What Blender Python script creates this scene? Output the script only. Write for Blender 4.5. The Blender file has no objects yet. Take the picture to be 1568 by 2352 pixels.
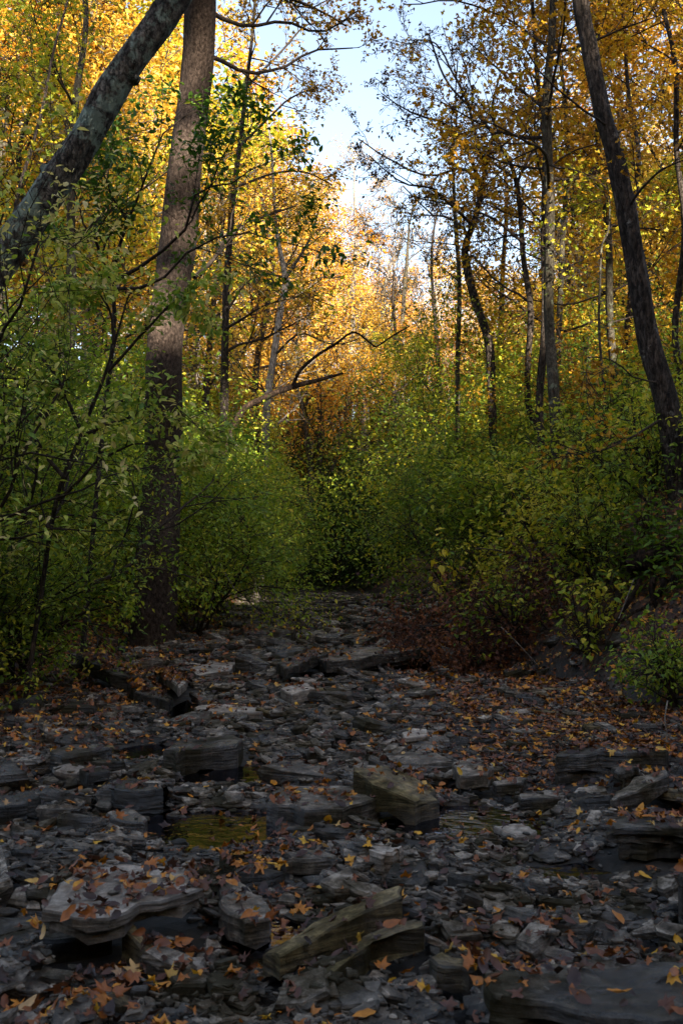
import bpy, math
import numpy as np

# ------------------------------------------------------------------ camera, sky, sun
scene = bpy.context.scene
COL = scene.collection
F_PX, CX, CY, CAM_H = 2287.0, 784.0, 1176.0, 1.05
PITCH = math.radians(2.85)

cam_data = bpy.data.cameras.new("camera")
cam_data.sensor_fit = 'VERTICAL'
cam_data.sensor_height = 36.0
cam_data.lens = 35.0
cam_data.clip_start = 0.05
cam_data.clip_end = 2000.0
cam_data.dof.use_dof = True
cam_data.dof.focus_distance = 9.0
cam_data.dof.aperture_fstop = 10.0
cam = bpy.data.objects.new("camera", cam_data)
COL.objects.link(cam)
cam.location = (0, 0, CAM_H)
cam.rotation_euler = (math.radians(90) + PITCH, 0, 0)
scene.camera = cam

SUN_EL = math.radians(22)
SUN_AZ = math.radians(24)                 # from behind the camera, to the right
SX, SY = math.sin(SUN_AZ), -math.cos(SUN_AZ)
world = bpy.data.worlds.new("World")
scene.world = world
world.use_nodes = True
wn = world.node_tree.nodes
wl = world.node_tree.links
wn.clear()
sky = wn.new("ShaderNodeTexSky")
sky.sky_type = 'NISHITA'
sky.sun_disc = False
sky.sun_elevation = SUN_EL
sky.sun_rotation = math.pi - SUN_AZ       # compass angle of the sun, clockwise from +Y
sky.air_density = 1.0
sky.dust_density = 2.0
sky.ozone_density = 1.0
bg = wn.new("ShaderNodeBackground")
bg.inputs[1].default_value = 0.074
wo = wn.new("ShaderNodeOutputWorld")
hs_ = wn.new("ShaderNodeHueSaturation")
hs_.inputs["Saturation"].default_value = 0.8
wl.new(sky.outputs[0], hs_.inputs["Color"])
wl.new(hs_.outputs[0], bg.inputs[0])
wl.new(bg.outputs[0], wo.inputs[0])

sun_data = bpy.data.lights.new("sun", 'SUN')
sun_data.energy = 4.7
sun_data.angle = math.radians(0.5)
sun_data.color = (1.0, 0.89, 0.72)
sun = bpy.data.objects.new("sun", sun_data)
COL.objects.link(sun)
from mathutils import Vector, Matrix
sun_dir = Vector((SX * math.cos(SUN_EL), SY * math.cos(SUN_EL), math.sin(SUN_EL)))
sun.rotation_euler = sun_dir.to_track_quat('Z', 'Y').to_euler()
sun.location = (20, -30, 40)

scene.render.engine = 'CYCLES'
scene.view_settings.view_transform = 'Standard'
scene.view_settings.look = 'None'
scene.view_settings.gamma = 1.0
scene.view_settings.use_curve_mapping = False
scene.view_settings.exposure = 2.6
scene.cycles.max_bounces = 12
scene.cycles.diffuse_bounces = 7
scene.cycles.transmission_bounces = 8
scene.cycles.transparent_max_bounces = 12
scene.cycles.use_denoising = True
scene.cycles.sample_clamp_indirect = 6.0

# ------------------------------------------------------------------ helpers
def rs(seed):
    return np.random.default_rng(seed)

def norm(v):
    v = np.asarray(v, float)
    return v / (np.linalg.norm(v, axis=-1, keepdims=True) + 1e-12)

def ray(px, py):
    u = (px - CX) / F_PX
    v = (CY - py) / F_PX
    return np.array([u, math.cos(PITCH) - v * math.sin(PITCH), math.sin(PITCH) + v * math.cos(PITCH)])

def P(px, py, d):
    """point seen at (px, py) of the photograph at distance d in front of the camera"""
    r = ray(px, py)
    return np.array([0, 0, CAM_H]) + r * (d / r[1])

def PZ(px, py, z):
    r = ray(px, py)
    return np.array([0, 0, CAM_H]) + r * ((z - CAM_H) / r[2])

def project(x, y, z):
    dz = z - CAM_H
    f = y * math.cos(PITCH) + dz * math.sin(PITCH)
    w = -y * math.sin(PITCH) + dz * math.cos(PITCH)
    return CX + F_PX * x / f, CY - F_PX * w / f

class Waves:
    """smooth noise as a sum of random sinusoids"""
    def __init__(self, seed, freq, n=10, dim=3):
        r = rs(seed)
        k = norm(r.normal(size=(n, dim))) * freq * r.uniform(0.5, 2.2, (n, 1))
        self.k, self.ph = k, r.uniform(0, 6.28, n)
        self.a = (freq / np.linalg.norm(k, axis=1)); self.a /= np.sqrt((self.a ** 2).sum()) * 0.7
    def __call__(self, *c):
        s = 0
        for k, ph, a in zip(self.k, self.ph, self.a):
            q = ph
            for ki, ci in zip(k, c):
                q = q + ki * ci
            s = s + a * np.sin(q)
        return s

class Geo:
    def __init__(self):
        self.v, self.f, self.t, self.n = [], [], [], 0
    def add(self, V, F, tone=0.5):
        V = np.asarray(V, float).reshape(-1, 3)
        F = np.asarray(F, np.int64)
        self.v.append(V)
        self.f.append(F + self.n)
        self.t.append(np.broadcast_to(np.asarray(tone, float), (len(F),)))
        self.n += len(V)
    def mesh(self, name, mat, smooth=True):
        me = bpy.data.meshes.new(name)
        V = np.concatenate(self.v).astype(np.float32)
        idx = np.concatenate([f.ravel() for f in self.f]).astype(np.int32)
        tot = np.concatenate([np.full(len(f), f.shape[1]) for f in self.f])
        st = np.concatenate([[0], np.cumsum(tot)[:-1]]).astype(np.int32)
        me.vertices.add(len(V)); me.vertices.foreach_set("co", V.ravel())
        me.loops.add(len(idx)); me.loops.foreach_set("vertex_index", idx)
        me.polygons.add(len(st)); me.polygons.foreach_set("loop_start", st)
        me.update(calc_edges=True)
        a = me.attributes.new("tone", 'FLOAT', 'FACE')
        a.data.foreach_set("value", np.concatenate(self.t).astype(np.float32))
        (me.shade_smooth if smooth else me.shade_flat)()
        me.materials.append(mat)
        return me
    def obj(self, name, mat, parent=None, smooth=True, loc=None):
        o = bpy.data.objects.new(name, self.mesh(name, mat, smooth))
        COL.objects.link(o)
        if parent is not None:
            o.parent = parent
        if loc is not None:
            o.location = loc
        return o

def tag(o, label=None, cat=None, group=None, kind=None):
    if label: o["label"] = label
    if cat: o["category"] = cat
    if group: o["group"] = group
    if kind: o["kind"] = kind
    return o

def empty(name, loc, label, cat, group=None):
    o = bpy.data.objects.new(name, None)
    o.empty_display_size = 0.2
    COL.objects.link(o)
    o.location = loc
    return tag(o, label, cat, group)

def copy_thing(root, loc, rotz, scale, label, group=None, mats=None):
    r = root.copy(); COL.objects.link(r)
    r.location = loc
    r.rotation_euler = (0, 0, rotz)
    r.scale = scale if hasattr(scale, '__len__') else (scale,) * 3
    tag(r, label, None, group)
    for ch in root.children:
        c = ch.copy(); COL.objects.link(c); c.parent = r
        if mats and ch.name.split('.')[0] in mats:
            c.material_slots[0].link = 'OBJECT'
            c.material_slots[0].material = mats[ch.name.split('.')[0]]
    return r

# ---- tubes (trunks, limbs, twigs)
def frames(pts):
    t = np.gradient(pts, axis=0)
    t = norm(t)
    ref = np.array([0.31, 0.83, 0.12]) if abs(t[:, 2]).mean() > 0.6 else np.array([0.1, 0.2, 1.0])
    a = norm(np.cross(t, ref))
    b = np.cross(t, a)
    return t, a, b

def tube(g, pts, rad, sides=6, tone=0.5, rough=None, caps=True):
    pts = np.asarray(pts, float); rad = np.asarray(rad, float)
    m = len(pts)
    t, a, b = frames(pts)
    th = np.linspace(0, 2 * np.pi, sides, endpoint=False)
    rr = rad[:, None] * np.ones((m, sides))
    if rough is not None:
        rr = rr * rough(np.arange(m) / m, th)
    ring = pts[:, None, :] + rr[..., None] * (np.cos(th)[None, :, None] * a[:, None, :] + np.sin(th)[None, :, None] * b[:, None, :])
    V = ring.reshape(-1, 3)
    i = np.arange(m - 1)[:, None] * sides
    j = np.arange(sides)[None, :]
    k = (j + 1) % sides
    F = np.stack([i + j, i + k, i + sides + k, i + sides + j], -1).reshape(-1, 4)
    g.add(V, F, tone)
    if caps:
        c = np.concatenate([ring[-1], [pts[-1] + t[-1] * rad[-1] * 0.6]])
        jj = np.arange(sides)
        g.add(c, np.stack([jj, (jj + 1) % sides, np.full(sides, sides)], -1), tone)

def spline(pts, n):
    """Catmull-Rom through the points, n samples; works on any number of columns"""
    p = np.asarray(pts, float)
    p = np.vstack([2 * p[0] - p[1], p, 2 * p[-1] - p[-2]])
    u = np.linspace(0, len(p) - 3 - 1e-6, n)
    i = u.astype(int); f = (u - i)[:, None]
    a, b, c, d = p[i], p[i + 1], p[i + 2], p[i + 3]
    return 0.5 * ((2 * b) + (c - a) * f + (2 * a - 5 * b + 4 * c - d) * f ** 2 + (3 * b - a - 3 * c + d) * f ** 3)

class Cfg:
    def __init__(self, **k):
        self.seg = 0.35; self.wander = 0.16; self.up = [0.05, 0.03, 0.0, 0.0]
        self.kids = [5, 5, 4, 3]; self.maxlev = 2; self.ang = (0.5, 1.05); self.ratio = (0.35, 0.62)
        self.rmin = 0.004; self.taper = 0.78; self.flat = 1.0; self.tmin = 0.2
        self.__dict__.update(k)

def grow(r, p, d, L, rad, lev, paths, tips, c):
    n = max(4, int(L / c.seg) + 1)
    step = L / (n - 1)
    pts = np.empty((n, 3)); pts[0] = p
    d = np.array(d, float)
    nz = r.normal(0, c.wander, (n, 3))
    for i in range(1, n):
        d = d + nz[i]
        d[2] += c.up[lev]
        d /= math.sqrt(d[0] * d[0] + d[1] * d[1] + d[2] * d[2])
        pts[i] = pts[i - 1] + d * step
    t = np.linspace(0, 1, n)
    radii = np.maximum(rad * (1 - c.taper * t), c.rmin)
    paths.append((pts, radii, lev))
    kids_on(r, pts, radii, L, lev, paths, tips, c)

def kids_on(r, pts, radii, L, lev, paths, tips, c, k=None):
    n = len(pts)
    if lev >= c.maxlev:
        tips.append(pts[[0, n // 2, n - 1]])
        return
    k = c.kids[lev] if k is None else k
    for j in range(k):
        t = c.tmin + (1 - c.tmin) * (j + r.uniform(0, 1)) / k
        t = min(t, 0.995)
        q = t * (n - 1); i = int(q); f = q - i
        p0 = pts[i] * (1 - f) + pts[i + 1] * f
        tan = pts[i + 1] - pts[i]; tan = tan / (np.linalg.norm(tan) + 1e-9)
        pr = r.normal(size=3); pr[2] *= c.flat
        pr -= tan * pr.dot(tan); pr /= np.linalg.norm(pr) + 1e-9
        a = r.uniform(*c.ang)
        dd = tan * math.cos(a) + pr * math.sin(a)
        Lc = L * r.uniform(*c.ratio) * (1.15 - 0.5 * t)
        grow(r, p0, dd, Lc, max(radii[i] * 0.62, c.rmin), lev + 1, paths, tips, c)

def paths_to_geo(g, paths, sides=(8, 5, 4, 3), tone=0.5):
    for pts, rad, lev in paths:
        tube(g, pts, rad, sides[min(lev, len(sides) - 1)], tone, caps=False)

# ---- leaves
def tmpl_simple():          # folded diamond, 2 triangles
    V = np.array([[0, 0, 0], [0.27, 0.42, 0.07], [0, 1, -0.05], [-0.27, 0.42, 0.07]])
    return V, np.array([[0, 1, 2], [0, 2, 3]])
def tmpl_ovate():           # ovate leaf with midrib, 8 triangles
    V = np.array([[0, 0, 0], [.24, .28, .05], [0, .3, 0], [-.24, .28, .05], [.21, .62, .03], [0, .64, -.03], [-.21, .62, .03], [0, 1.05, -.13]])
    F = np.array([[0, 1, 2], [0, 2, 3], [1, 4, 5], [1, 5, 2], [2, 5, 6], [2, 6, 3], [4, 7, 5], [5, 7, 6]])
    return V, F
def tmpl_maple(seed=0, fine=True):
    r = rs(seed)
    if fine:
        ang = np.radians([-90, -52, -38, -12, 8, 24, 42, 62, 77, 90, 103, 118, 138, 156, 172, 192, 218, 232])
        rad = np.array([.10, .38, .42, .62, .50, .44, .78, .58, .60, .95, .60, .58, .78, .44, .50, .62, .42, .38])
    else:
        ang = np.radians([-90, -30, 5, 42, 66, 90, 114, 138, 175, 210])
        rad = np.array([.12, .56, .46, .78, .55, .92, .55, .78, .46, .56])
    rad = np.where(rad < 0.6, rad * r.uniform(0.7, 1.0), rad) * r.uniform(0.8, 1.15, len(rad))
    x, y = rad * np.cos(ang), rad * np.sin(ang)
    x = x * r.uniform(0.7, 1.05)
    z = 0.16 * np.sin(ang * 2 + r.uniform(0, 6)) + 0.38 * (rad - 0.3) * r.uniform(-0.5, 1.0) + r.normal(0, .04, len(rad)) + 0.10 * np.cos(ang * 3 + r.uniform(0, 6))
    V = np.vstack([[0, 0.05, 0], np.stack([x, y + 0.0, z], -1)])
    n = len(ang); j = np.arange(n)
    F = np.stack([np.zeros(n, int), 1 + j, 1 + (j + 1) % n], -1)
    return V * 0.62, F

def leaves(g, tmpl, pos, d, nrm, size, tone, curl=0.0):
    V, F = tmpl
    pos = np.asarray(pos); n = len(pos)
    d = norm(d); b = norm(np.cross(d, nrm)); nn = np.cross(b, d)
    sz = np.broadcast_to(np.asarray(size, float), (n,))
    T = np.repeat(V[None], n, 0).copy()
    if np.ndim(curl) or curl:
        c = np.broadcast_to(np.asarray(curl, float), (n,))
        T[:, :, 2] += c[:, None] * (V[None, :, 0] ** 2 + (V[None, :, 1]) ** 2)
    W = (T[..., 0:1] * b[:, None, :] + T[..., 1:2] * d[:, None, :] + T[..., 2:3] * nn[:, None, :]) * sz[:, None, None] + pos[:, None, :]
    k = len(V)
    FF = (F[None] + (np.arange(n) * k)[:, None, None]).reshape(-1, 3)
    g.add(W.reshape(-1, 3), FF, np.repeat(np.broadcast_to(np.asarray(tone, float), (n,)), len(F)))

def foliage(g, r, tips, n, size, tmpl=None, jit=0.1, droop=0.25, tone=(0.5, 0.25), updev=0.55, tonefield=None):
    tips = np.asarray(tips)
    i = r.integers(0, len(tips), n)
    t = r.uniform(0.05, 1.0, n)
    a, m, b = tips[i, 0], tips[i, 1], tips[i, 2]
    tt = t[:, None]
    pos = np.where(tt < 0.5, a + (m - a) * tt * 2, m + (b - m) * (tt * 2 - 1)) + r.normal(0, jit, (n, 3))
    tan = norm(b - a)
    d = tan * 0.5 + norm(r.normal(size=(n, 3)) * [1, 1, 0.4]) * 0.9
    d[:, 2] -= droop * r.uniform(0.2, 1.8, n)
    nr = np.array([0, 0, 1.0]) + r.normal(0, updev, (n, 3))
    sz = size * r.uniform(0.6, 1.25, n)
    tn = tone[0] + r.normal(0, tone[1], n)
    tn = tn + 0.18 * np.sin(i * 12.9898 + 4.1)
    if tonefield is not None:
        tn = tn + tonefield(pos)
    leaves(g, tmpl or tmpl_simple(), pos, d, nr, sz, np.clip(tn, 0, 1), r.uniform(-0.25, 0.15, n))

# ------------------------------------------------------------------ materials
def new_mat(name):
    m = bpy.data.materials.new(name); m.use_nodes = True
    nt = m.node_tree; nt.nodes.clear()
    return m, nt.nodes, nt.links

def N(ns, t, **k):
    n = ns.new(t)
    for a, b in k.items():
        if a.startswith('i_'):
            n.inputs[a[2:].replace('_', ' ')].default_value = b
        else:
            setattr(n, a, b)
    return n

def ramp(ns, stops, interp='LINEAR'):
    n = ns.new("ShaderNodeValToRGB")
    cr = n.color_ramp; cr.interpolation = interp
    while len(cr.elements) > 1:
        cr.elements.remove(cr.elements[-1])
    cr.elements[0].position = stops[0][0]; cr.elements[0].color = (*stops[0][1], 1)
    for p, c in stops[1:]:
        e = cr.elements.new(p); e.color = (*c, 1)
    return n

def mix_rgb(ns, ls, fac, a, b, blend='MIX'):
    n = ns.new("ShaderNodeMix"); n.data_type = 'RGBA'; n.blend_type = blend
    for sock, v in ((n.inputs[0], fac), (n.inputs[6], a), (n.inputs[7], b)):
        if hasattr(v, 'is_output'):
            ls.new(v, sock)
        else:
            sock.default_value = v if not isinstance(v, tuple) else (*v, 1)[:4]
    return n.outputs[2]

def math_node(ns, ls, op, a, b=0.0, clamp=False):
    n = ns.new("ShaderNodeMath"); n.operation = op; n.use_clamp = clamp
    for s, v in ((n.inputs[0], a), (n.inputs[1], b)):
        if hasattr(v, 'is_output'):
            ls.new(v, s)
        else:
            s.default_value = v
    return n.outputs[0]

def leaf_mat(name, stops, trans=0.4, rough=0.5, spec=0.35, single=False, objvar=0.12):
    m, ns, ls = new_mat(name)
    oi = N(ns, "ShaderNodeObjectInfo")
    if single:
        fac = oi.outputs["Random"]
    else:
        at = N(ns, "ShaderNodeAttribute", attribute_name="tone")
        sh = math_node(ns, ls, 'MULTIPLY_ADD', oi.outputs["Random"], objvar)
        ls.links if False else None
        sh.node.inputs[2].default_value = -objvar / 2
        fac = math_node(ns, ls, 'ADD', at.outputs["Fac"], sh, True)
    rp = ramp(ns, stops); ls.new(fac, rp.inputs[0])
    tc = N(ns, "ShaderNodeTexCoord")
    nz = N(ns, "ShaderNodeTexNoise"); nz.inputs["Scale"].default_value = 55.0; nz.inputs["Detail"].default_value = 3
    ls.new(tc.outputs["Object"], nz.inputs["Vector"])
    mr = N(ns, "ShaderNodeMapRange"); mr.inputs[1].default_value = 0.3; mr.inputs[2].default_value = 0.7
    mr.inputs[3].default_value = 0.72; mr.inputs[4].default_value = 1.2
    ls.new(nz.outputs[0], mr.inputs[0])
    hsv = N(ns, "ShaderNodeHueSaturation"); ls.new(rp.outputs[0], hsv.inputs["Color"]); ls.new(mr.outputs[0], hsv.inputs["Value"])
    pb = N(ns, "ShaderNodeBsdfPrincipled")
    ls.new(hsv.outputs[0], pb.inputs["Base Color"])
    pb.inputs["Roughness"].default_value = rough
    pb.inputs["Specular IOR Level"].default_value = spec
    tr = N(ns, "ShaderNodeBsdfTranslucent")
    br = mix_rgb(ns, ls, 1.0, hsv.outputs[0], (1.25, 1.15, 0.7), 'MULTIPLY')
    ls.new(br, tr.inputs[0])
    mx = N(ns, "ShaderNodeMixShader"); mx.inputs[0].default_value = trans
    ls.new(pb.outputs[0], mx.inputs[1]); ls.new(tr.outputs[0], mx.inputs[2])
    out = N(ns, "ShaderNodeOutputMaterial"); ls.new(mx.outputs[0], out.inputs[0])
    return m

def bark_mat(name, dark, light, lichen=None, scale=6.0, stretch=0.22, bump=0.6, lich_lo=0.58, lscale=5.0):
    m, ns, ls = new_mat(name)
    tc = N(ns, "ShaderNodeTexCoord")
    mp = N(ns, "ShaderNodeMapping"); mp.inputs["Scale"].default_value = (1, 1, stretch)
    ls.new(tc.outputs["Object"], mp.inputs["Vector"])
    n1 = N(ns, "ShaderNodeTexNoise"); n1.inputs["Scale"].default_value = scale * 5; n1.inputs["Detail"].default_value = 8; n1.inputs["Roughness"].default_value = 0.68
    ls.new(mp.outputs[0], n1.inputs["Vector"])
    vo = N(ns, "ShaderNodeTexVoronoi"); vo.feature = 'DISTANCE_TO_EDGE'; vo.inputs["Scale"].default_value = scale * 4
    wv = mix_rgb(ns, ls, 0.12, mp.outputs[0], n1.outputs["Color"])
    ls.new(wv, vo.inputs["Vector"])
    rp = ramp(ns, [(0.38, dark), (0.5, tuple((a * .6 + b * .4) for a, b in zip(dark, light))), (0.63, light)])
    ls.new(n1.outputs[0], rp.inputs[0])
    cr = N(ns, "ShaderNodeMapRange"); cr.inputs[1].default_value = 0.0; cr.inputs[2].default_value = 0.10; cr.inputs[3].default_value = 0.42; cr.inputs[4].default_value = 1.0
    ls.new(vo.outputs["Distance"], cr.inputs[0])
    col = mix_rgb(ns, ls, 1.0, rp.outputs[0], cr.outputs[0], 'MULTIPLY')
    big = N(ns, "ShaderNodeTexNoise"); big.inputs["Scale"].default_value = 1.7; big.inputs["Detail"].default_value = 4
    ls.new(tc.outputs["Object"], big.inputs["Vector"])
    bv = N(ns, "ShaderNodeMapRange"); bv.inputs[1].default_value = 0.3; bv.inputs[2].default_value = 0.7; bv.inputs[3].default_value = 0.65; bv.inputs[4].default_value = 1.3
    ls.new(big.outputs[0], bv.inputs[0])
    hs = N(ns, "ShaderNodeHueSaturation"); ls.new(col, hs.inputs["Color"]); ls.new(bv.outputs[0], hs.inputs["Value"])
    col = hs.outputs[0]
    if lichen:
        ln = N(ns, "ShaderNodeTexNoise"); ln.inputs["Scale"].default_value = lscale; ln.inputs["Detail"].default_value = 9; ln.inputs["Roughness"].default_value = 0.7
        ls.new(tc.outputs["Object"], ln.inputs["Vector"])
        lr = ramp(ns, [(lich_lo, (0, 0, 0)), (lich_lo + 0.07, (1, 1, 1))]); ls.new(ln.outputs[0], lr.inputs[0])
        lf = math_node(ns, ls, 'MULTIPLY', lr.outputs[0], 0.85)
        col = mix_rgb(ns, ls, lf, col, lichen)
    pb = N(ns, "ShaderNodeBsdfPrincipled"); ls.new(col, pb.inputs["Base Color"])
    pb.inputs["Roughness"].default_value = 0.9; pb.inputs["Specular IOR Level"].default_value = 0.15
    h = math_node(ns, ls, 'ADD', n1.outputs[0], cr.outputs[0])
    bp = N(ns, "ShaderNodeBump"); bp.inputs["Strength"].default_value = bump; bp.inputs["Distance"].default_value = 0.04
    ls.new(h, bp.inputs["Height"]); ls.new(bp.outputs[0], pb.inputs["Normal"])
    out = N(ns, "ShaderNodeOutputMaterial"); ls.new(pb.outputs[0], out.inputs[0])
    return m

def rock_mat(name, dark, mid, light, moss=(0.040, 0.034, 0.013), moss_amt=0.45, wet=0.5, use_tone=True):
    m, ns, ls = new_mat(name)
    tc = N(ns, "ShaderNodeTexCoord"); oi = N(ns, "ShaderNodeObjectInfo"); ge = N(ns, "ShaderNodeNewGeometry")
    off = N(ns, "ShaderNodeVectorMath", operation='ADD')
    ls.new(ge.outputs["Position"], off.inputs[0])
    n1 = N(ns, "ShaderNodeTexNoise"); n1.inputs["Scale"].default_value = 26; n1.inputs["Detail"].default_value = 10; n1.inputs["Roughness"].default_value = 0.78
    ls.new(off.outputs[0], n1.inputs["Vector"])
    st = N(ns, "ShaderNodeMapping"); st.inputs["Scale"].default_value = (5, 5, 60)
    ls.new(off.outputs[0], st.inputs["Vector"])
    n2 = N(ns, "ShaderNodeTexNoise"); n2.inputs["Scale"].default_value = 1.3; n2.inputs["Detail"].default_value = 6
    ls.new(st.outputs[0], n2.inputs["Vector"])
    nb = N(ns, "ShaderNodeTexNoise"); nb.inputs["Scale"].default_value = 4.2; nb.inputs["Detail"].default_value = 5
    ls.new(off.outputs[0], nb.inputs["Vector"])
    s = math_node(ns, ls, 'MULTIPLY', n1.outputs[0], 0.6)
    s2 = math_node(ns, ls, 'MULTIPLY_ADD', n2.outputs[0], 0.4); ls.new(s, s2.node.inputs[2])
    rp = ramp(ns, [(0.38, dark), (0.5, mid), (0.62, light)]); ls.new(s2, rp.inputs[0])
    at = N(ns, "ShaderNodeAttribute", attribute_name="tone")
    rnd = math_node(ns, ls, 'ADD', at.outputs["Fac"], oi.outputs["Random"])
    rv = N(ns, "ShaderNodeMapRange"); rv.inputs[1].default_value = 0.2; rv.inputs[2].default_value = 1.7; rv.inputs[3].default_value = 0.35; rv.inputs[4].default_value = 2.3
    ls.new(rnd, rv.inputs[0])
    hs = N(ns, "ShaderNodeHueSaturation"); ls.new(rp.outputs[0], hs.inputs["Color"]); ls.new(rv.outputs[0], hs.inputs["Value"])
    # brown silt and moss in patches
    mr = ramp(ns, [(0.50, (0, 0, 0)), (0.64, (1, 1, 1))]); ls.new(nb.outputs[0], mr.inputs[0])
    mf = math_node(ns, ls, 'MULTIPLY', mr.outputs[0], moss_amt)
    col = mix_rgb(ns, ls, mf, hs.outputs[0], moss)
    pb = N(ns, "ShaderNodeBsdfPrincipled"); ls.new(col, pb.inputs["Base Color"])
    wr = N(ns, "ShaderNodeMapRange"); wr.inputs[1].default_value = 0.42; wr.inputs[2].default_value = 0.58
    wr.inputs[3].default_value = 0.62 - wet * 0.62; wr.inputs[4].default_value = 0.9
    ls.new(nb.outputs[0], wr.inputs[0]); ls.new(wr.outputs[0], pb.inputs["Roughness"])
    sp = N(ns, "ShaderNodeMapRange"); sp.inputs[1].default_value = 0.42; sp.inputs[2].default_value = 0.58; sp.inputs[3].default_value = 0.75 * wet + 0.15; sp.inputs[4].default_value = 0.12
    ls.new(nb.outputs[0], sp.inputs[0]); ls.new(sp.outputs[0], pb.inputs["Specular IOR Level"])
    bp = N(ns, "ShaderNodeBump"); bp.inputs["Strength"].default_value = 0.8; bp.inputs["Distance"].default_value = 0.02
    h = math_node(ns, ls, 'ADD', n1.outputs[0], n2.outputs[0])
    ls.new(h, bp.inputs["Height"]); ls.new(bp.outputs[0], pb.inputs["Normal"])
    out = N(ns, "ShaderNodeOutputMaterial"); ls.new(pb.outputs[0], out.inputs[0])
    return m

def ground_mat():
    m, ns, ls = new_mat("earth_and_litter")
    ge = N(ns, "ShaderNodeNewGeometry")
    at = N(ns, "ShaderNodeAttribute", attribute_name="tone")     # 0 creek bed, 1 bank and forest floor
    n1 = N(ns, "ShaderNodeTexNoise"); n1.inputs["Scale"].default_value = 9; n1.inputs["Detail"].default_value = 10; n1.inputs["Roughness"].default_value = 0.75
    ls.new(ge.outputs["Position"], n1.inputs["Vector"])
    vo = N(ns, "ShaderNodeTexVoronoi"); vo.inputs["Scale"].default_value = 14
    ls.new(ge.outputs["Position"], vo.inputs["Vector"])
    mud = ramp(ns, [(0.35, (0.008, 0.007, 0.005)), (0.55, (0.022, 0.018, 0.013)), (0.7, (0.05, 0.042, 0.032))]); ls.new(n1.outputs[0], mud.inputs[0])
    sep = N(ns, "ShaderNodeSeparateColor"); ls.new(vo.outputs["Color"], sep.inputs[0])
    lit = ramp(ns, [(0.0, (0.018, 0.011, 0.007)), (0.4, (0.045, 0.023, 0.012)), (0.7, (0.085, 0.036, 0.015)), (0.9, (0.10, 0.05, 0.018)), (1.0, (0.16, 0.10, 0.04))]); ls.new(sep.outputs[0], lit.inputs[0])
    col = mix_rgb(ns, ls, at.outputs["Fac"], mud.outputs[0], lit.outputs[0])
    pb = N(ns, "ShaderNodeBsdfPrincipled"); ls.new(col, pb.inputs["Base Color"]); pb.inputs["Roughness"].default_value = 0.75
    bp = N(ns, "ShaderNodeBump"); bp.inputs["Strength"].default_value = 0.8; bp.inputs["Distance"].default_value = 0.03
    h = math_node(ns, ls, 'ADD', n1.outputs[0], vo.outputs["Distance"])
    ls.new(h, bp.inputs["Height"]); ls.new(bp.outputs[0], pb.inputs["Normal"])
    out = N(ns, "ShaderNodeOutputMaterial"); ls.new(pb.outputs[0], out.inputs[0])
    return m

def water_mat():
    m, ns, ls = new_mat("shallow_water")
    ge = N(ns, "ShaderNodeNewGeometry")
    mp = N(ns, "ShaderNodeMapping"); mp.inputs["Scale"].default_value = (1.0, 1.6, 1)
    ls.new(ge.outputs["Position"], mp.inputs[0])
    n1 = N(ns, "ShaderNodeTexNoise"); n1.inputs["Scale"].default_value = 14; n1.inputs["Detail"].default_value = 3
    ls.new(mp.outputs[0], n1.inputs["Vector"])
    bp = N(ns, "ShaderNodeBump"); bp.inputs["Strength"].default_value = 0.22; bp.inputs["Distance"].default_value = 0.02
    ls.new(n1.outputs[0], bp.inputs["Height"])
    fr = N(ns, "ShaderNodeFresnel"); fr.inputs["IOR"].default_value = 1.33; ls.new(bp.outputs[0], fr.inputs["Normal"])
    gl = N(ns, "ShaderNodeBsdfGlossy"); gl.inputs["Color"].default_value = (0.24, 0.24, 0.28, 1); gl.inputs["Roughness"].default_value = 0.05; ls.new(bp.outputs[0], gl.inputs["Normal"])
    tr = N(ns, "ShaderNodeBsdfTransparent"); tr.inputs[0].default_value = (0.5, 0.40, 0.24, 1)
    mx = N(ns, "ShaderNodeMixShader"); ls.new(fr.outputs[0], mx.inputs[0]); ls.new(tr.outputs[0], mx.inputs[1]); ls.new(gl.outputs[0], mx.inputs[2])
    out = N(ns, "ShaderNodeOutputMaterial"); ls.new(mx.outputs[0], out.inputs[0])
    return m

G_DK, G_MD, G_LT = (0.022, 0.055, 0.012), (0.06, 0.12, 0.018), (0.15, 0.20, 0.03)
M = {}
M['green'] = leaf_mat("green_leaf", [(0, (0.07, 0.14, 0.02)), (0.4, (0.19, 0.29, 0.026)), (0.75, (0.36, 0.41, 0.032)), (1, (0.56, 0.48, 0.05))], 0.5, objvar=0.3)
M['darkgreen'] = leaf_mat("dark_green_leaf", [(0, (0.025, 0.07, 0.014)), (0.5, (0.06, 0.13, 0.018)), (0.9, (0.11, 0.18, 0.02)), (1, (0.26, 0.26, 0.03))], 0.45, 0.42)
M['shadegreen'] = leaf_mat("painted_shade_leaf", [(0, (0.018, 0.040, 0.010)), (0.5, (0.038, 0.075, 0.014)), (1, (0.07, 0.10, 0.018))], 0.3, 0.6, 0.15)  # shade of the far recess put into the leaf colour
M['palegreen'] = leaf_mat("pale_green_leaf", [(0, (0.08, 0.17, 0.022)), (0.4, (0.22, 0.33, 0.04)), (0.65, (0.40, 0.45, 0.07)), (0.86, (0.60, 0.57, 0.17)), (1, (0.58, 0.48, 0.24))], 0.42)
M['yellowgreen'] = leaf_mat("yellow_green_leaf", [(0, (0.09, 0.16, 0.016)), (0.35, (0.26, 0.32, 0.024)), (0.7, (0.50, 0.45, 0.032)), (1, (0.62, 0.46, 0.035))], 0.5, objvar=0.25)
M['gold'] = leaf_mat("golden_leaf", [(0, (0.20, 0.10, 0.012)), (0.3, (0.50, 0.29, 0.03)), (0.65, (0.70, 0.46, 0.07)), (0.9, (0.78, 0.58, 0.13)), (1, (0.50, 0.48, 0.06))], 0.5, objvar=0.3)
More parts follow.
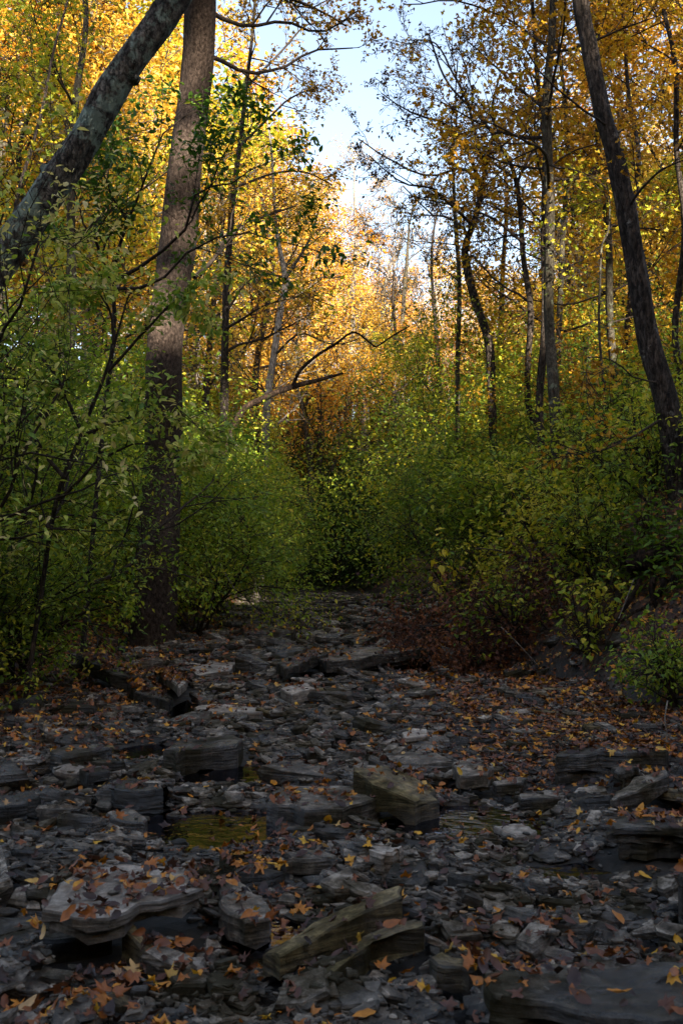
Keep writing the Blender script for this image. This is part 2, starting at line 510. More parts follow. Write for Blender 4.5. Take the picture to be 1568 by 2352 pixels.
M['orange'] = leaf_mat("orange_leaf", [(0, (0.22, 0.07, 0.010)), (0.35, (0.50, 0.22, 0.022)), (0.7, (0.66, 0.35, 0.035)), (1, (0.72, 0.47, 0.07))], 0.5, objvar=0.3)
M['amber'] = leaf_mat("amber_leaf", [(0, (0.16, 0.075, 0.012)), (0.35, (0.38, 0.19, 0.014)), (0.7, (0.58, 0.33, 0.018)), (1, (0.50, 0.42, 0.03))], 0.5)
M['brown'] = leaf_mat("brown_leaf", [(0, (0.035, 0.022, 0.014)), (0.5, (0.10, 0.055, 0.02)), (0.85, (0.22, 0.12, 0.022)), (1, (0.34, 0.2, 0.03))], 0.35)
LIT = [(0, (0.022, 0.012, 0.010)), (0.3, (0.06, 0.024, 0.015)), (0.52, (0.13, 0.045, 0.021)), (0.66, (0.25, 0.08, 0.020)), (0.76, (0.36, 0.12, 0.014)), (0.86, (0.52, 0.21, 0.016)), (0.93, (0.58, 0.33, 0.025)), (1, (0.42, 0.27, 0.14))]
M['litter'] = leaf_mat("fallen_leaf_litter", LIT, 0.18, 0.45, 0.4, objvar=0.0)
M['litter_single'] = leaf_mat("fallen_leaf_bright", [(0, (0.07, 0.032, 0.02)), (0.2, (0.15, 0.05, 0.02)), (0.4, (0.36, 0.115, 0.014)), (0.62, (0.58, 0.22, 0.014)), (0.8, (0.66, 0.36, 0.02)), (0.9, (0.48, 0.30, 0.15)), (1, (0.12, 0.05, 0.035))], 0.25, 0.45, 0.4, single=True)
M['russet'] = leaf_mat("russet_dead_leaf", [(0, (0.035, 0.014, 0.010)), (0.5, (0.10, 0.035, 0.016)), (1, (0.22, 0.08, 0.025))], 0.25, 0.6)
M['lichen_bark'] = bark_mat("lichen_covered_bark", (0.022, 0.018, 0.014), (0.19, 0.17, 0.145), (0.21, 0.27, 0.22), 5, 0.5, 0.9, 0.50, 5.5)
M['grey_bark'] = bark_mat("grey_brown_scaly_bark", (0.024, 0.016, 0.012), (0.098, 0.071, 0.056), (0.17, 0.14, 0.12), 7, 0.55, 0.6, 0.68, 7)
M['dark_bark'] = bark_mat("dark_furrowed_bark", (0.016, 0.012, 0.009), (0.10, 0.078, 0.064), (0.2, 0.185, 0.165), 6, 0.3, 0.9, 0.60, 9)
M['slim_bark'] = bark_mat("slim_mossy_bark", (0.025, 0.021, 0.014), (0.11, 0.095, 0.07), (0.15, 0.17, 0.12), 8, 0.3, 0.6, 0.57, 8)
M['pale_bark'] = bark_mat("pale_grey_bark", (0.12, 0.10, 0.08), (0.34, 0.30, 0.26), (0.08, 0.07, 0.055), 5, 0.35, 0.4, 0.6, 3)
M['twig'] = bark_mat("thin_twig_bark", (0.02, 0.015, 0.012), (0.07, 0.052, 0.04), None, 9, 0.5, 0.2)
M['rotten'] = bark_mat("rotten_wood", (0.012, 0.008, 0.006), (0.06, 0.036, 0.024), (0.03, 0.045, 0.012), 7, 0.4, 0.9, 0.6, 6)
M['rock'] = rock_mat("grey_slate", (0.012, 0.0095, 0.0070), (0.065, 0.053, 0.040), (0.23, 0.197, 0.157), wet=0.72)
M['rock_dark'] = rock_mat("dark_wet_slate", (0.006, 0.005, 0.004), (0.022, 0.0187, 0.0145), (0.075, 0.065, 0.052), moss_amt=0.5, wet=0.75)
M['rock_ochre'] = rock_mat("ochre_limestone", (0.020, 0.0145, 0.0075), (0.066, 0.049, 0.023), (0.19, 0.145, 0.068), (0.025, 0.026, 0.009), 0.4, wet=0.55)
M['rock_pale'] = rock_mat("pale_limestone", (0.05, 0.041, 0.032), (0.15, 0.128, 0.104), (0.30, 0.266, 0.225), (0.075, 0.05, 0.033), 0.5, wet=0.4)
M['ground'] = ground_mat()
M['water'] = water_mat()

# ------------------------------------------------------------------ terrain
W_BED, W_BANK, W_BIG = Waves(3, 5.0, 12, 2), Waves(4, 2.2, 10, 2), Waves(5, 0.12, 8, 2)
YL = ([-20, 0, 5, 8, 12, 17, 25, 42], [-2.9, -2.7, -2.5, -2.4, -2.6, -2.2, -2.3, -2.8])
YR = ([-20, 0, 5, 7, 8, 9.6, 12, 17, 25, 42], [2.8, 2.6, 2.4, 2.35, 2.1, 1.5, 1.15, 1.4, 1.7, 1.3])
WATER_Z = 0.028
POOLS_PX = [   # outlines of the shallow pools, as seen
    [(330, 1912), (480, 1868), (640, 1876), (770, 1905), (650, 1934), (480, 1956), (390, 1938)],
    [(860, 1900), (960, 1864), (1100, 1860), (1250, 1888), (1200, 1918), (1050, 1926), (920, 1918)],
    [(420, 1792), (500, 1757), (610, 1765), (570, 1803)],
    [(270, 1728), (330, 1706), (390, 1716), (380, 1742), (300, 1745)],
    [(370, 1634), (430, 1612), (470, 1630), (430, 1650)],
    [(550, 2150), (600, 2120), (650, 2130), (645, 2170), (585, 2190)],
    [(1150, 2000), (1330, 1985), (1420, 2005), (1300, 2030)],
]
POOLS = [np.array([PZ(a, b, WATER_Z)[:2] for a, b in pp]) for pp in POOLS_PX]

def smooth(a, b, x):
    t = np.clip((x - a) / (b - a), 0, 1)
    return t * t * (3 - 2 * t)

def pool_depth(x, y):
    dep = np.zeros_like(x)
    for p in POOLS:
        c = p.mean(0); s = np.abs(p - c).mean(0) * 1.1 + 0.02
        q = ((x - c[0]) / s[0]) ** 2 + ((y - c[1]) / s[1]) ** 2
        dep = np.maximum(dep, np.exp(-q * q * 0.8))
    return dep

def H(x, y):
    x = np.asarray(x, float); y = np.asarray(y, float)
    xl, xr = np.interp(y, *YL), np.interp(y, *YR)
    eR, eL = np.maximum(x - xr, 0), np.maximum(xl - x, 0)
    near = 1 - smooth(30, 60, y)
    z = 0.02 + 0.022 * W_BED(x, y) * (1 - smooth(25, 40, y)) - 0.085 * pool_depth(x, y)
    z = z - 0.03 * smooth(0.4, 0.9, pool_depth(x, y))
    z = z + (1.75 * (1 - np.exp(-eR * 0.9)) + 0.13 * np.minimum(eR, 9)) * (0.35 + 0.65 * near)
    z = z + (0.65 * (1 - np.exp(-eL * 0.9)) + 0.06 * np.minimum(eL, 9))
    z = z + 0.10 * W_BANK(x, y) * smooth(0.1, 1.0, np.maximum(eR, eL))
    z = z + 0.26 * np.maximum(y - 44, 0) * (1 - 0.6 * smooth(2, 25, x)) * (1 - smooth(90, 200, y) * 0.5)
    z = z + 0.26 * np.clip(-x - 9, 0, 60) + 0.05 * np.clip(x - 9, 0, 60)
    z = z + 0.9 * W_BIG(x, y) * smooth(25, 60, np.hypot(x, y))
    w = x * SX + y * SY
    z = z + 21.0 * smooth(13, 40, w)
    return z

xs = np.concatenate([-np.geomspace(150, 6.2, 34), np.arange(-6, 6.01, 0.08), np.geomspace(6.2, 150, 34)])
ys = np.concatenate([-np.geomspace(140, 0.6, 26), np.arange(0, 18, 0.08), np.arange(18, 46, 0.35), np.geomspace(46.5, 420, 42)])
gx, gy = np.meshgrid(xs, ys)
gz = H(gx, gy)
nx, ny = len(xs), len(ys)
ii = np.arange(ny - 1)[:, None] * nx + np.arange(nx - 1)[None, :]
FQ = np.stack([ii, ii + 1, ii + nx + 1, ii + nx], -1).reshape(-1, 4)
fx = (gx[:-1, :-1] + gx[1:, 1:]) / 2; fy = (gy[:-1, :-1] + gy[1:, 1:]) / 2
bank = smooth(-0.1, 0.5, np.maximum(fx - np.interp(fy, *YR), np.interp(fy, *YL) - fx)).ravel()
bank = np.maximum(bank, smooth(40, 46, fy).ravel())
g = Geo(); g.add(np.stack([gx, gy, gz], -1), FQ, bank)
ground = tag(g.obj("ground", M['ground']), kind="structure")

# the height of whatever lies on the bed so far (for resting stones and leaves on it)
RES = 0.02
HX0, HY0, HX1, HY1 = -3.6, 1.2, 3.6, 20.0
hx = np.arange(HX0, HX1, RES); hy = np.arange(HY0, HY1, RES)
HM = H(*np.meshgrid(hx, hy))

def hm_at(x, y):
    x = np.asarray(x, float); y = np.asarray(y, float)
    i = np.clip(((x - HX0) / RES).astype(int), 0, len(hx) - 1)
    j = np.clip(((y - HY0) / RES).astype(int), 0, len(hy) - 1)
    inside = (x > HX0) & (x < HX1) & (y > HY0) & (y < HY1)
    return np.where(inside, HM[j, i], H(x, y))

def poly_mask(poly, X, Y):
    ins = np.zeros(X.shape, bool)
    n = len(poly)
    for k in range(n):
        x1, y1 = poly[k]; x2, y2 = poly[(k + 1) % n]
        c = ((y1 > Y) != (y2 > Y)) & (X < (x2 - x1) * (Y - y1) / (y2 - y1 + 1e-12) + x1)
        ins ^= c
    return ins

def raster(poly, zfun):
    lo, hi = poly.min(0), poly.max(0)
    i0, i1 = np.clip(((np.array([lo[0], hi[0]]) - HX0) / RES).astype(int) + [0, 2], 0, len(hx))
    j0, j1 = np.clip(((np.array([lo[1], hi[1]]) - HY0) / RES).astype(int) + [0, 2], 0, len(hy))
    if i1 <= i0 or j1 <= j0:
        return
    X, Y = np.meshgrid(hx[i0:i1], hy[j0:j1])
    m = poly_mask(poly, X, Y)
    sub = HM[j0:j1, i0:i1]
    Z = zfun(X, Y)
    sub[m] = np.maximum(sub, Z)[m]

# ------------------------------------------------------------------ stones
def resample(poly, n):
    p = np.vstack([poly, poly[:1]])
    s = np.concatenate([[0], np.cumsum(np.linalg.norm(np.diff(p, axis=0), axis=1))])
    u = np.linspace(0, s[-1], n, endpoint=False)
    return np.stack([np.interp(u, s, p[:, 0]), np.interp(u, s, p[:, 1])], -1)

def slab_geo(g, poly, top, thick, seed, n=26, layers=3, rough=0.5, tone=0.5):
    """a broken, layered slab: outline poly (world xy), top(x, y) its upper face"""
    r = rs(seed)
    poly = np.asarray(poly)
    ar = 0.5 * np.sum(poly[:, 0] * np.roll(poly[:, 1], -1) - poly[:, 1] * np.roll(poly[:, 0], -1))
    if ar < 0:
        poly = poly[::-1]
    size = math.sqrt(abs(ar))
    o = resample(poly, n)
    c = o.mean(0)
    w1, w2, w3 = Waves(seed, 18 / size * 0.5, 8, 2), Waves(seed + 1, 55 / size * 0.5, 8, 2), Waves(seed + 2, 9 / size, 9, 2)
    tan = norm(np.roll(o, -1, 0) - np.roll(o, 1, 0)); out = np.stack([tan[:, 1], -tan[:, 0]], -1)
    o = o + out * r.normal(0, 0.020 * size, n)[:, None] + tan * r.normal(0, 0.012 * size, n)[:, None]
    rings = []
    edges = np.sort(np.concatenate([[0, 1], r.uniform(0.15, 0.85, layers - 1)]))
    for k in range(layers):
        ins = thick * r.uniform(-0.05, 0.4)
        wk = Waves(seed + 10 + k, 22 / size, 7, 2)
        off = -(ins + np.abs(r.normal(0, 0.30 * thick, n)))
        if k == layers - 1:
            off = off * 0.4
        q = o + out * off[:, None]
        for e in (edges[k] + 0.01, edges[k + 1] - 0.02 * (k == layers - 1) - 0.06):
            rings.append((q, e))
    # rounded upper edge, then the top face in shrinking rings
    q = rings[-1][0]
    rings.append((q * 1.0 - out * min(thick * 0.12, 0.006), 1.0))
    V = []
    jz = r.normal(0, 0.13, n)
    tz = lambda X, Y: top(X, Y) + rough * (0.018 * size * w3(X, Y) + 0.006 * size * w2(X, Y))
    for q, e in rings:
        zz = tz(q[:, 0], q[:, 1]) - (1 - e) * thick * (1 + jz)
        V.append(np.column_stack([q, zz]))
    base = rings[-1][0]
    steps = (0.9, 0.72, 0.5, 0.27)
    for s in steps:
        q = c + (base - c) * s
        zz = tz(q[:, 0], q[:, 1]) + 0.004 * r.normal(size=n) * min(1, size * 3) * rough
        # flaked layers on the top face
        V.append(np.column_stack([q, zz]))
    V = np.array(V)
    m = len(V)
    i = np.arange(m - 1)[:, None] * n; j = np.arange(n)[None, :]; k = (j + 1) % n
    F = np.stack([i + j, i + k, i + n + k, i + n + j], -1).reshape(-1, 4)
    VV = V.reshape(-1, 3)
    tn = np.repeat(np.where(np.arange(m - 1) >= m - 1 - len(steps), 1.0, 0.1), n)  # light painted into the tone: top face pale, sides dark
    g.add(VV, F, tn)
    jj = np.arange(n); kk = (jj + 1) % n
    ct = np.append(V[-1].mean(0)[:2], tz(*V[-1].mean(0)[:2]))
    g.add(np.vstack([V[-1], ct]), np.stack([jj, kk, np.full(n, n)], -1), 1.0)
    cb = V[0].mean(0)
    g.add(np.vstack([V[0], cb]), np.stack([kk, jj, np.full(n, n)], -1), tone)
    return o

MAIN = np.zeros(HM.shape, bool); MAIN0 = MAIN.copy()
def main_rock(pix, z, thick, slope, mat, label, seed, name="rock", lay=4):
    c0 = np.mean([PZ(a, b, z)[:2] for a, b in pix], 0)
    pts = []
    for a, b in pix:
        rr = ray(a, b)
        # plane z = z + sx (x - cx) + sy (y - cy)
        den = rr[2] - slope[0] * rr[0] - slope[1] * rr[1]
        t = (z - slope[0] * c0[0] - slope[1] * c0[1] - CAM_H) / den
        pts.append([rr[0] * t, rr[1] * t])
    poly = np.array(pts)
    top = lambda X, Y: z + slope[0] * (X - c0[0]) + slope[1] * (Y - c0[1])
    loc = np.array([c0[0], c0[1], 0.0])
    g = Geo()
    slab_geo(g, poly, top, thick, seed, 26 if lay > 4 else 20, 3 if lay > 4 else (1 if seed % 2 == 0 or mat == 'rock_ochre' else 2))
    for v in g.v:
        v -= loc
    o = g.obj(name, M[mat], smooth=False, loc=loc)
    tag(o, label, "rock", "large rocks in the creek bed")
    raster(poly, top)
    X, Y = np.meshgrid(hx, hy)
    MAIN0[poly_mask(poly, X, Y)] = True
    for dy in (0, -0.05):
        MAIN[poly_mask(c0 + (poly - c0) * 1.03 + [0, dy], X, Y)] = True
    return o

ROCKS = [
 ([(97,2092),(100,2042),(150,2005),(178,1985),(270,1980),(345,1983),(430,1993),(485,2048),(445,2058),(400,2068),(340,2076),(290,2098),(240,2113),(150,2115)], .17,.055,(0,.03),'rock_pale',"broad pale brown slab overhanging a dark hollow at the lower left"),
 ([(488,2018),(545,2013),(632,2075),(625,2115),(560,2120),(500,2080)], .11,.08,(-.1,0),'rock',"blue grey slab leaning against the right end of the broad pale slab"),
 ([(590,2190),(790,2078),(925,2024),(940,2055),(862,2086),(832,2100),(640,2200)], .15,.06,(.30,-.05),'rock_ochre',"upper of two tilted brown slabs stacked in the lower middle"),
 ([(715,2238),(850,2135),(975,2093),(984,2125),(880,2152),(765,2240)], .13,.06,(.28,-.05),'rock_ochre',"lower of two tilted brown slabs stacked in the lower middle"),
 ([(1092,2250),(1180,2225),(1400,2212),(1568,2205),(1680,2210),(1680,2375),(1568,2352),(1400,2330),(1250,2312),(1110,2292)], .20,.12,(0,0),'rock_dark',"largest slab with a thick broken front edge in the lower right corner"),
 ([(795,1759),(880,1750),(950,1778),(1000,1808),(1017,1843),(958,1850),(900,1822),(850,1800)], .15,.11,(-.34,.10),'rock_ochre',"golden brown boulder tilted over the edge of the pool"),
 ([(603,1842),(650,1803),(790,1801),(872,1822),(868,1836),(785,1864),(700,1860)], .12,.09,(0,.02),'rock',"flat grey slab with an ochre front corner below the golden boulder"),
 ([(618,1888),(690,1868),(757,1886),(745,1908),(640,1904)], .055,.05,(0,0),'rock_dark',"dark arched slab in front of the flat grey slab by the pool"),
 ([(830,1942),(900,1932),(948,1946),(872,1972)], .14,.13,(0,.08),'rock_pale',"wedge shaped block with a mossy green side below the pool"),
 ([(638,1958),(700,1943),(782,1960),(776,1974),(650,1978)], .12,.10,(0,0),'rock',"dark grey block left of the wedge shaped block"),
 ([(492,1958),(560,1953),(658,2000),(640,2016),(530,2010)], .11,.10,(-.15,0),'rock_dark',"dark boulder behind the blue grey leaning slab"),
 ([(963,1957),(1010,1944),(1034,1966),(1025,1988),(985,1984)], .08,.07,(.05,0),'rock',"small blue grey stone right of the wedge shaped block"),
 ([(1376,1886),(1450,1866),(1568,1876),(1640,1880),(1640,1908),(1400,1908)], .17,.11,(0,0),'rock_dark',"thick brown slab strewn with orange leaves at the right edge"),
 ([(1032,1750),(1090,1740),(1138,1756),(1122,1779),(1050,1782)], .11,.08,(-.04,0),'rock',"square pale grey stone right of the golden boulder"),
 ([(1123,1794),(1190,1781),(1217,1785),(1202,1801),(1135,1806)], .085,.05,(.06,0),'rock',"thin grey stone below the square pale grey stone"),
 ([(1183,1820),(1285,1814),(1294,1833),(1190,1838)], .075,.06,(0,0),'rock',"oblong grey stone beside the pool amid brown leaves"),
 ([(1392,1828),(1450,1785),(1530,1763),(1545,1775),(1480,1812),(1405,1842)], .15,.07,(.22,0),'rock',"grey slab standing askew in the leaves at the right"),
 ([(1262,1727),(1330,1706),(1450,1708),(1540,1712),(1540,1730),(1270,1738)], .15,.13,(0,0),'rock_dark',"long dark ledge stone across the leafy gravel at the right"),
 ([(366,1720),(420,1693),(540,1686),(570,1700),(540,1714),(400,1731)], .14,.12,(.02,0),'rock_dark',"long dark humped stone behind the small upper pool"),
 ([(98,1727),(150,1711),(245,1706),(262,1721),(140,1738)], .13,.10,(0,0),'rock_dark',"dark ledge stone at the left side of the creek"),
 ([(238,1802),(300,1783),(375,1799),(384,1813),(300,1820),(250,1814)], .13,.085,(0,0),'rock_dark',"flat wet stone with a trickle falling off its right end"),
 ([(916,1684),(945,1671),(990,1674),(987,1691),(925,1697)], .11,.07,(0,0),'rock_pale',"rounded grey block alone in the middle of the creek"),
 ([(440,1624),(500,1616),(600,1624),(607,1638),(540,1643),(455,1642)], .07,.05,(0,0),'rock_pale',"smooth light grey slab lying flat beside the farthest pool"),
 ([(343,1531),(372,1521),(434,1560),(427,1580),(405,1580)], .14,.06,(-.15,-.1),'rock_pale',"tilted grey slab just right of the tall trunk's foot"),
 ([(438,1542),(480,1517),(547,1519),(522,1544),(460,1550)], .10,.06,(.05,0),'rock_pale',"flat brownish slab right of the tilted grey slab"),
 ([(718,1514),(840,1480),(1000,1474),(1014,1490),(900,1501),(740,1524)], .19,.15,(.02,0),'rock',"long pale topped ledge reaching to the right bank"),
 ([(633,1522),(700,1494),(747,1489),(752,1501),(650,1537)], .20,.09,(.15,0),'rock_dark',"mossy slab propped up at the left end of the long ledge"),
 ([(800,1472),(870,1440),(908,1428),(903,1446),(820,1480)], .18,.09,(.12,0),'rock_dark',"narrow leaning slab behind the long ledge"),
 ([(548,1442),(600,1432),(684,1440),(675,1453),(560,1453)], .20,.14,(0,0),'rock_dark',"dark step of stone across the left half of the upper creek"),
 ([(175,1503),(240,1493),(333,1540),(322,1558),(250,1543)], .22,.13,(-.12,0),'rock_dark',"dark slab sliding down left of the tall trunk's foot"),
 ([(287,1564),(340,1558),(408,1600),(392,1614),(308,1588)], .13,.09,(-.1,0),'rock_dark',"mossy dark slab below the tall trunk's foot"),
 ([(92,2288),(150,2260),(290,2266),(308,2300),(270,2318),(120,2316)], .09,.10,(0,0),'rock',"finely layered grey stone in the lower left corner"),
 ([(378,2238),(440,2218),(512,2240),(482,2268),(390,2268)], .07,.06,(0,0),'rock',"flat brownish grey stone near the bottom edge beside orange leaves"),
 ([(266,2122),(300,2108),(388,2190),(372,2220),(330,2204)], .09,.07,(-.28,0),'rock_ochre',"olive green stone leaning under the broad pale slab"),
 ([(972,2197),(1010,2183),(1092,2205),(1118,2226),(1080,2234),(1000,2218)], .12,.06,(-.06,0),'rock_ochre',"narrow brown slab touching the largest slab's left end"),
 ([(-60,2095),(90,2098),(262,2118),(274,2150),(100,2168),(-60,2155)], .06,.12,(0,0),'rock_dark',"sunken dark stone below the broad pale slab"),
 ([(243,1864),(300,1851),(347,1880),(332,1890),(260,1883)], .09,.07,(-.08,0),'rock',"pointed grey stone left of the main pool"),
 ([(165,2243),(300,2230),(345,2254),(200,2266)], .06,.07,(0,0),'rock_dark',"dark flat stone above the finely layered grey stone"),
 ([(418,2196),(480,2190),(490,2230),(440,2238)], .06,.06,(0,0),'rock_pale',"blunt grey stone below the blue grey leaning slab"),
 ([(1125,1898),(1200,1888),(1240,1912),(1185,1924)], .05,.05,(0,0),'rock_pale',"thin pale slab at the right shore of the pool"),
 ([(-30,1832),(85,1813),(104,1830),(60,1848),(-30,1856)], .12,.08,(0,0),'rock_dark',"mossy flat stone at the left edge level with the golden boulder"),
 ([(180,1765),(235,1757),(255,1770),(200,1782)], .11,.07,(0,0),'rock_dark',"small dark stone above the stone with the trickle"),
 ([(640,1580),(700,1568),(730,1580),(670,1596)], .11,.08,(0,0),'rock_pale',"grey slab in the upper creek below the mossy propped slab"),
 ([(1400,1762),(1440,1752),(1475,1762),(1420,1780)], .12,.08,(0,0),'rock_dark',"dark block below the long ledge stone at the right"),
 ([(1535,1965),(1600,1945),(1640,1960),(1640,2030),(1540,2010)], .22,.2,(0,0),'rock_dark',"upright mossy block cut off by the right edge"),
]
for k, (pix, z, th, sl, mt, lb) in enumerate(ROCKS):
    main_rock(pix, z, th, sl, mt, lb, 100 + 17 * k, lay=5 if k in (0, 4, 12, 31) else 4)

def pebble(seed, n, flat):
    """small broken slate of unit size: top and bottom faces with a bevelled rim"""
    r = rs(seed)
    a = np.linspace(0, 2 * np.pi, n, endpoint=False) + r.normal(0, 0.22, n)
    a = np.sort(a)
    rad = 0.5 * r.uniform(0.58, 1.2, n)
    o = np.stack([np.cos(a) * rad, np.sin(a) * rad * r.uniform(0.5, 0.85)], -1)
    tilt = r.normal(0, 0.10, 2)
    zt = o @ tilt + r.normal(0, 0.02, n)
    V = np.vstack([np.column_stack([o * 0.86, np.full(n, -0.5 * flat)]),
                   np.column_stack([o * r.uniform(.97, 1.06, (n, 1)), zt * flat + 0.22 * flat]),
                   np.column_stack([o * 0.9, (zt + 0.5) * flat]),
                   [[0, 0, (0.5 + r.normal(0, .12)) * flat]]])
    j = np.arange(n); k = (j + 1) % n
    Q = np.vstack([np.stack([s + j, s + k, s + n + k, s + n + j], -1) for s in (0, n)])
    T = np.stack([2 * n + j, 2 * n + k, np.full(n, 3 * n)], -1)
    return V, Q, T, o

r = rs(21)
PEB = [pebble(500 + i, 8, r.uniform(0.10, 0.30)) for i in range(12)]
PEB_ME = {}
def on_main(x, y, msk=None):
    i, j = int((x - HX0) / RES), int((y - HY0) / RES)
    return 0 <= i < len(hx) and 0 <= j < len(hy) and (MAIN if msk is None else msk)[j, i]
def place_pebble(x, y, s, r):
    """pick a shape, rest it on what is there, return shape, matrix pieces"""
    i = int(r.integers(len(PEB))); V, Q, T, o = PEB[i]
    az = r.normal(0, 0.5) + (math.pi if r.uniform() < .5 else 0)
    ca, sa = math.cos(az), math.sin(az)
    fl = r.uniform(0.7, 1.3)
    foot = np.stack([ca * o[:, 0] - sa * o[:, 1], sa * o[:, 0] + ca * o[:, 1]], -1) * s + [x, y]
    zs = hm_at(foot[:, 0], foot[:, 1])
    zc = float(hm_at(np.array([x]), np.array([y]))[0])
    # lie on the mean slope of the footprint, a little sunk in
    D = foot - [x, y]
    A = np.column_stack([D, np.ones(len(D))])
    sol = np.linalg.lstsq(A, zs, rcond=None)[0]
    gxy = np.clip(sol[:2], -0.45, 0.45) * 0.8 + r.normal(0, 0.07, 2)
    gxy[1] += 0.05
    th = np.ptp(V[:, 2]) * s * fl
    z = max(sol[2], zc * 0.5 + sol[2] * 0.5) + th * 0.22
    return i, az, fl, gxy, z, foot, th

def peb_matrix(x, y, z, az, s, fl, gxy):
    n = Vector((-gxy[0], -gxy[1], 1)).normalized()
    q = n.to_track_quat('Z', 'Y').to_matrix()
    xa = Vector((math.cos(az), math.sin(az), 0))
    xa = (xa - n * xa.dot(n)).normalized(); ya = n.cross(xa)
    m = Matrix(((xa[0] * s, ya[0] * s, n[0] * s * fl, x), (xa[1] * s, ya[1] * s, n[1] * s * fl, y), (xa[2] * s, ya[2] * s, n[2] * s * fl, z), (0, 0, 0, 1)))
    return m

X_, Y_ = np.meshgrid(hx, hy)
PMASK = np.zeros(HM.shape, bool)
for p_ in POOLS:
    PMASK |= poly_mask(p_.mean(0) + (p_ - p_.mean(0)) * 1.1, X_, Y_)
def in_pool(x, y):
    i, j = int((x - HX0) / RES), int((y - HY0) / RES)
    return 0 <= i < len(hx) and 0 <= j < len(hy) and PMASK[j, i]
def zmax(x, y):
    if any(in_pool(x, y + q) for q in (0.1, 0.22, 0.36)):
        return 0.052
    return 0.10 if y < 9 else 0.15
def foot_wet(foot):
    return any(in_pool(a, b) for a, b in foot)

# the 290 stones that show largest: parts of the creek bed (alike pieces share meshes)
for i, (V, Q, T, o) in enumerate(PEB):
    for mk in ('rock', 'rock_dark', 'rock_pale', 'rock_ochre'):
        gg = Geo(); gg.add(V, Q, np.repeat([.15, .4], len(Q) // 2)); gg.add(V, T, 0.95)  # painted shading: dark lower rim, paler upper rim, palest top
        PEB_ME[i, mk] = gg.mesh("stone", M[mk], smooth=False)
n_st = 0
tries = 0
while n_st < 290 and tries < 4000:
    tries += 1
    d = 2.0 * (16 / 2.0) ** r.uniform(0, 1) 
    hw = 0.36 * d
    x = r.uniform(-hw, hw); y = d
    if x < np.interp(y, *YL) - 0.3 or x > np.interp(y, *YR) + 0.1:
        continue
    if (in_pool(x, y) and r.uniform() < 0.95) or on_main(x, y):
        continue
    if x > 0.6 and 4.5 < y < 11 and r.uniform() < 0.75:
        continue
    s = min((0.05 + 0.016 * d) * r.uniform(0.8, 1.9), 0.5)
    i, az, fl, gxy, z, foot, th = place_pebble(x, y, s, r)
    if (foot_wet(foot) and r.uniform() < 0.95) or z + th * .3 > zmax(x, y):
        continue
    mk = r.choice(['rock', 'rock_dark', 'rock_pale', 'rock_ochre'], p=[.38, .22, .28, .12])
    ob = bpy.data.objects.new("stone", PEB_ME[i, mk]); COL.objects.link(ob); ob.parent = ground
    ob.matrix_world = peb_matrix(x, y, z, az, s, fl, gxy)
    raster(foot, lambda X, Y: z + th * 0.42 + gxy[0] * (X - x) + gxy[1] * (Y - y))
    n_st += 1

# the countless small slates between them
gA, gB = Geo(), Geo()
SM = [pebble(700 + i, 6, rs(i).uniform(0.12, 0.4)) for i in range(10)]
PEB_KEEP = PEB; PEB = SM
cnt = 0
for _ in range(23000):
    d = 1.7 * (34 / 1.7) ** (r.uniform(0, 1) ** 1.0)
    hw = 0.37 * d + 0.15
    x = r.uniform(-hw, hw); y = d
    lft, rgt = np.interp(y, *YL), np.interp(y, *YR)
    if x < lft - 0.5 or x > rgt + 0.3:
        continue
    dens = 1.0
    if x > 0.5 + 0.15 * math.sin(y * 3) and 4.3 < y < 11:
        dens = 0.25
    if in_pool(x, y):
        dens *= 0.06
    if r.uniform() > dens or (on_main(x, y) and r.uniform() < 0.995):
        continue
    s = (0.022 + 0.0075 * d) * r.lognormal(0.1, 0.65)
    s = min(s, 0.42)
    i, az, fl, gxy, z, foot, th = place_pebble(x, y, s, r)
    if (foot_wet(foot) and r.uniform() < 0.95) or z + th * .3 > zmax(x, y) and x < rgt:
        continue
    m = np.array(peb_matrix(x, y, z, az, s, fl, gxy))
    V, Q, T, o = SM[i]
    W = V @ m[:3, :3].T + m[:3, 3]
    tn = float(np.clip(r.normal(0.8, 0.5), 0, 1.7))
    gg = gA if r.uniform() < 0.62 else gB
    nb = gg.n
    gg.v.append(W); gg.f.append(Q + nb); gg.t.append(np.repeat([tn * .3, tn * .7], len(Q) // 2)); gg.f.append(T + nb); gg.t.append(np.full(len(T), tn * 1.1 + .15)); gg.n += len(W)  # tops painted lighter than sides, as if lit from above
    raster(foot, lambda X, Y: z + th * 0.4 + gxy[0] * (X - x) + gxy[1] * (Y - y))
    cnt += 1
nf = 20000
for _ in range(nf):
    d = 1.8 * (14 / 1.8) ** r.uniform(0, 1)
    x = r.uniform(-1, 1) * (0.37 * d + 0.1); y = d
    if x < np.interp(y, *YL) - 0.2 or x > np.interp(y, *YR) + 0.1 or (in_pool(x, y) and r.uniform() < 0.9) or (on_main(x, y, MAIN0) and r.uniform() < 0.985):
        continue
    s = (0.014 + 0.0035 * d) * r.lognormal(0.1, 0.4)
    i = int(r.integers(len(SM))); V, Q, T, o = SM[i]
    z = float(hm_at(x, y)) + 0.003
    m = np.array(peb_matrix(x, y, z, r.uniform(0, 6.28), s, 0.8, r.normal(0, 0.22, 2)))
    W = V @ m[:3, :3].T + m[:3, 3]
    tn = float(np.clip(r.normal(1.0, 0.6), 0, 2.0))
    gg = gA if r.uniform() < 0.6 else gB
    nb = gg.n
    gg.v.append(W); gg.f.append(Q + nb); gg.t.append(np.full(len(Q), tn * .7)); gg.f.append(T + nb); gg.t.append(np.full(len(T), tn)); gg.n += len(W)  # flake tops painted lighter than their sides, like top light
PEB = PEB_KEEP
tag(gA.obj("gravel", M['rock'], smooth=False), kind="stuff")
tag(gB.obj("gravel", M['rock_dark'], smooth=False), kind="stuff")
print("small stones", cnt)

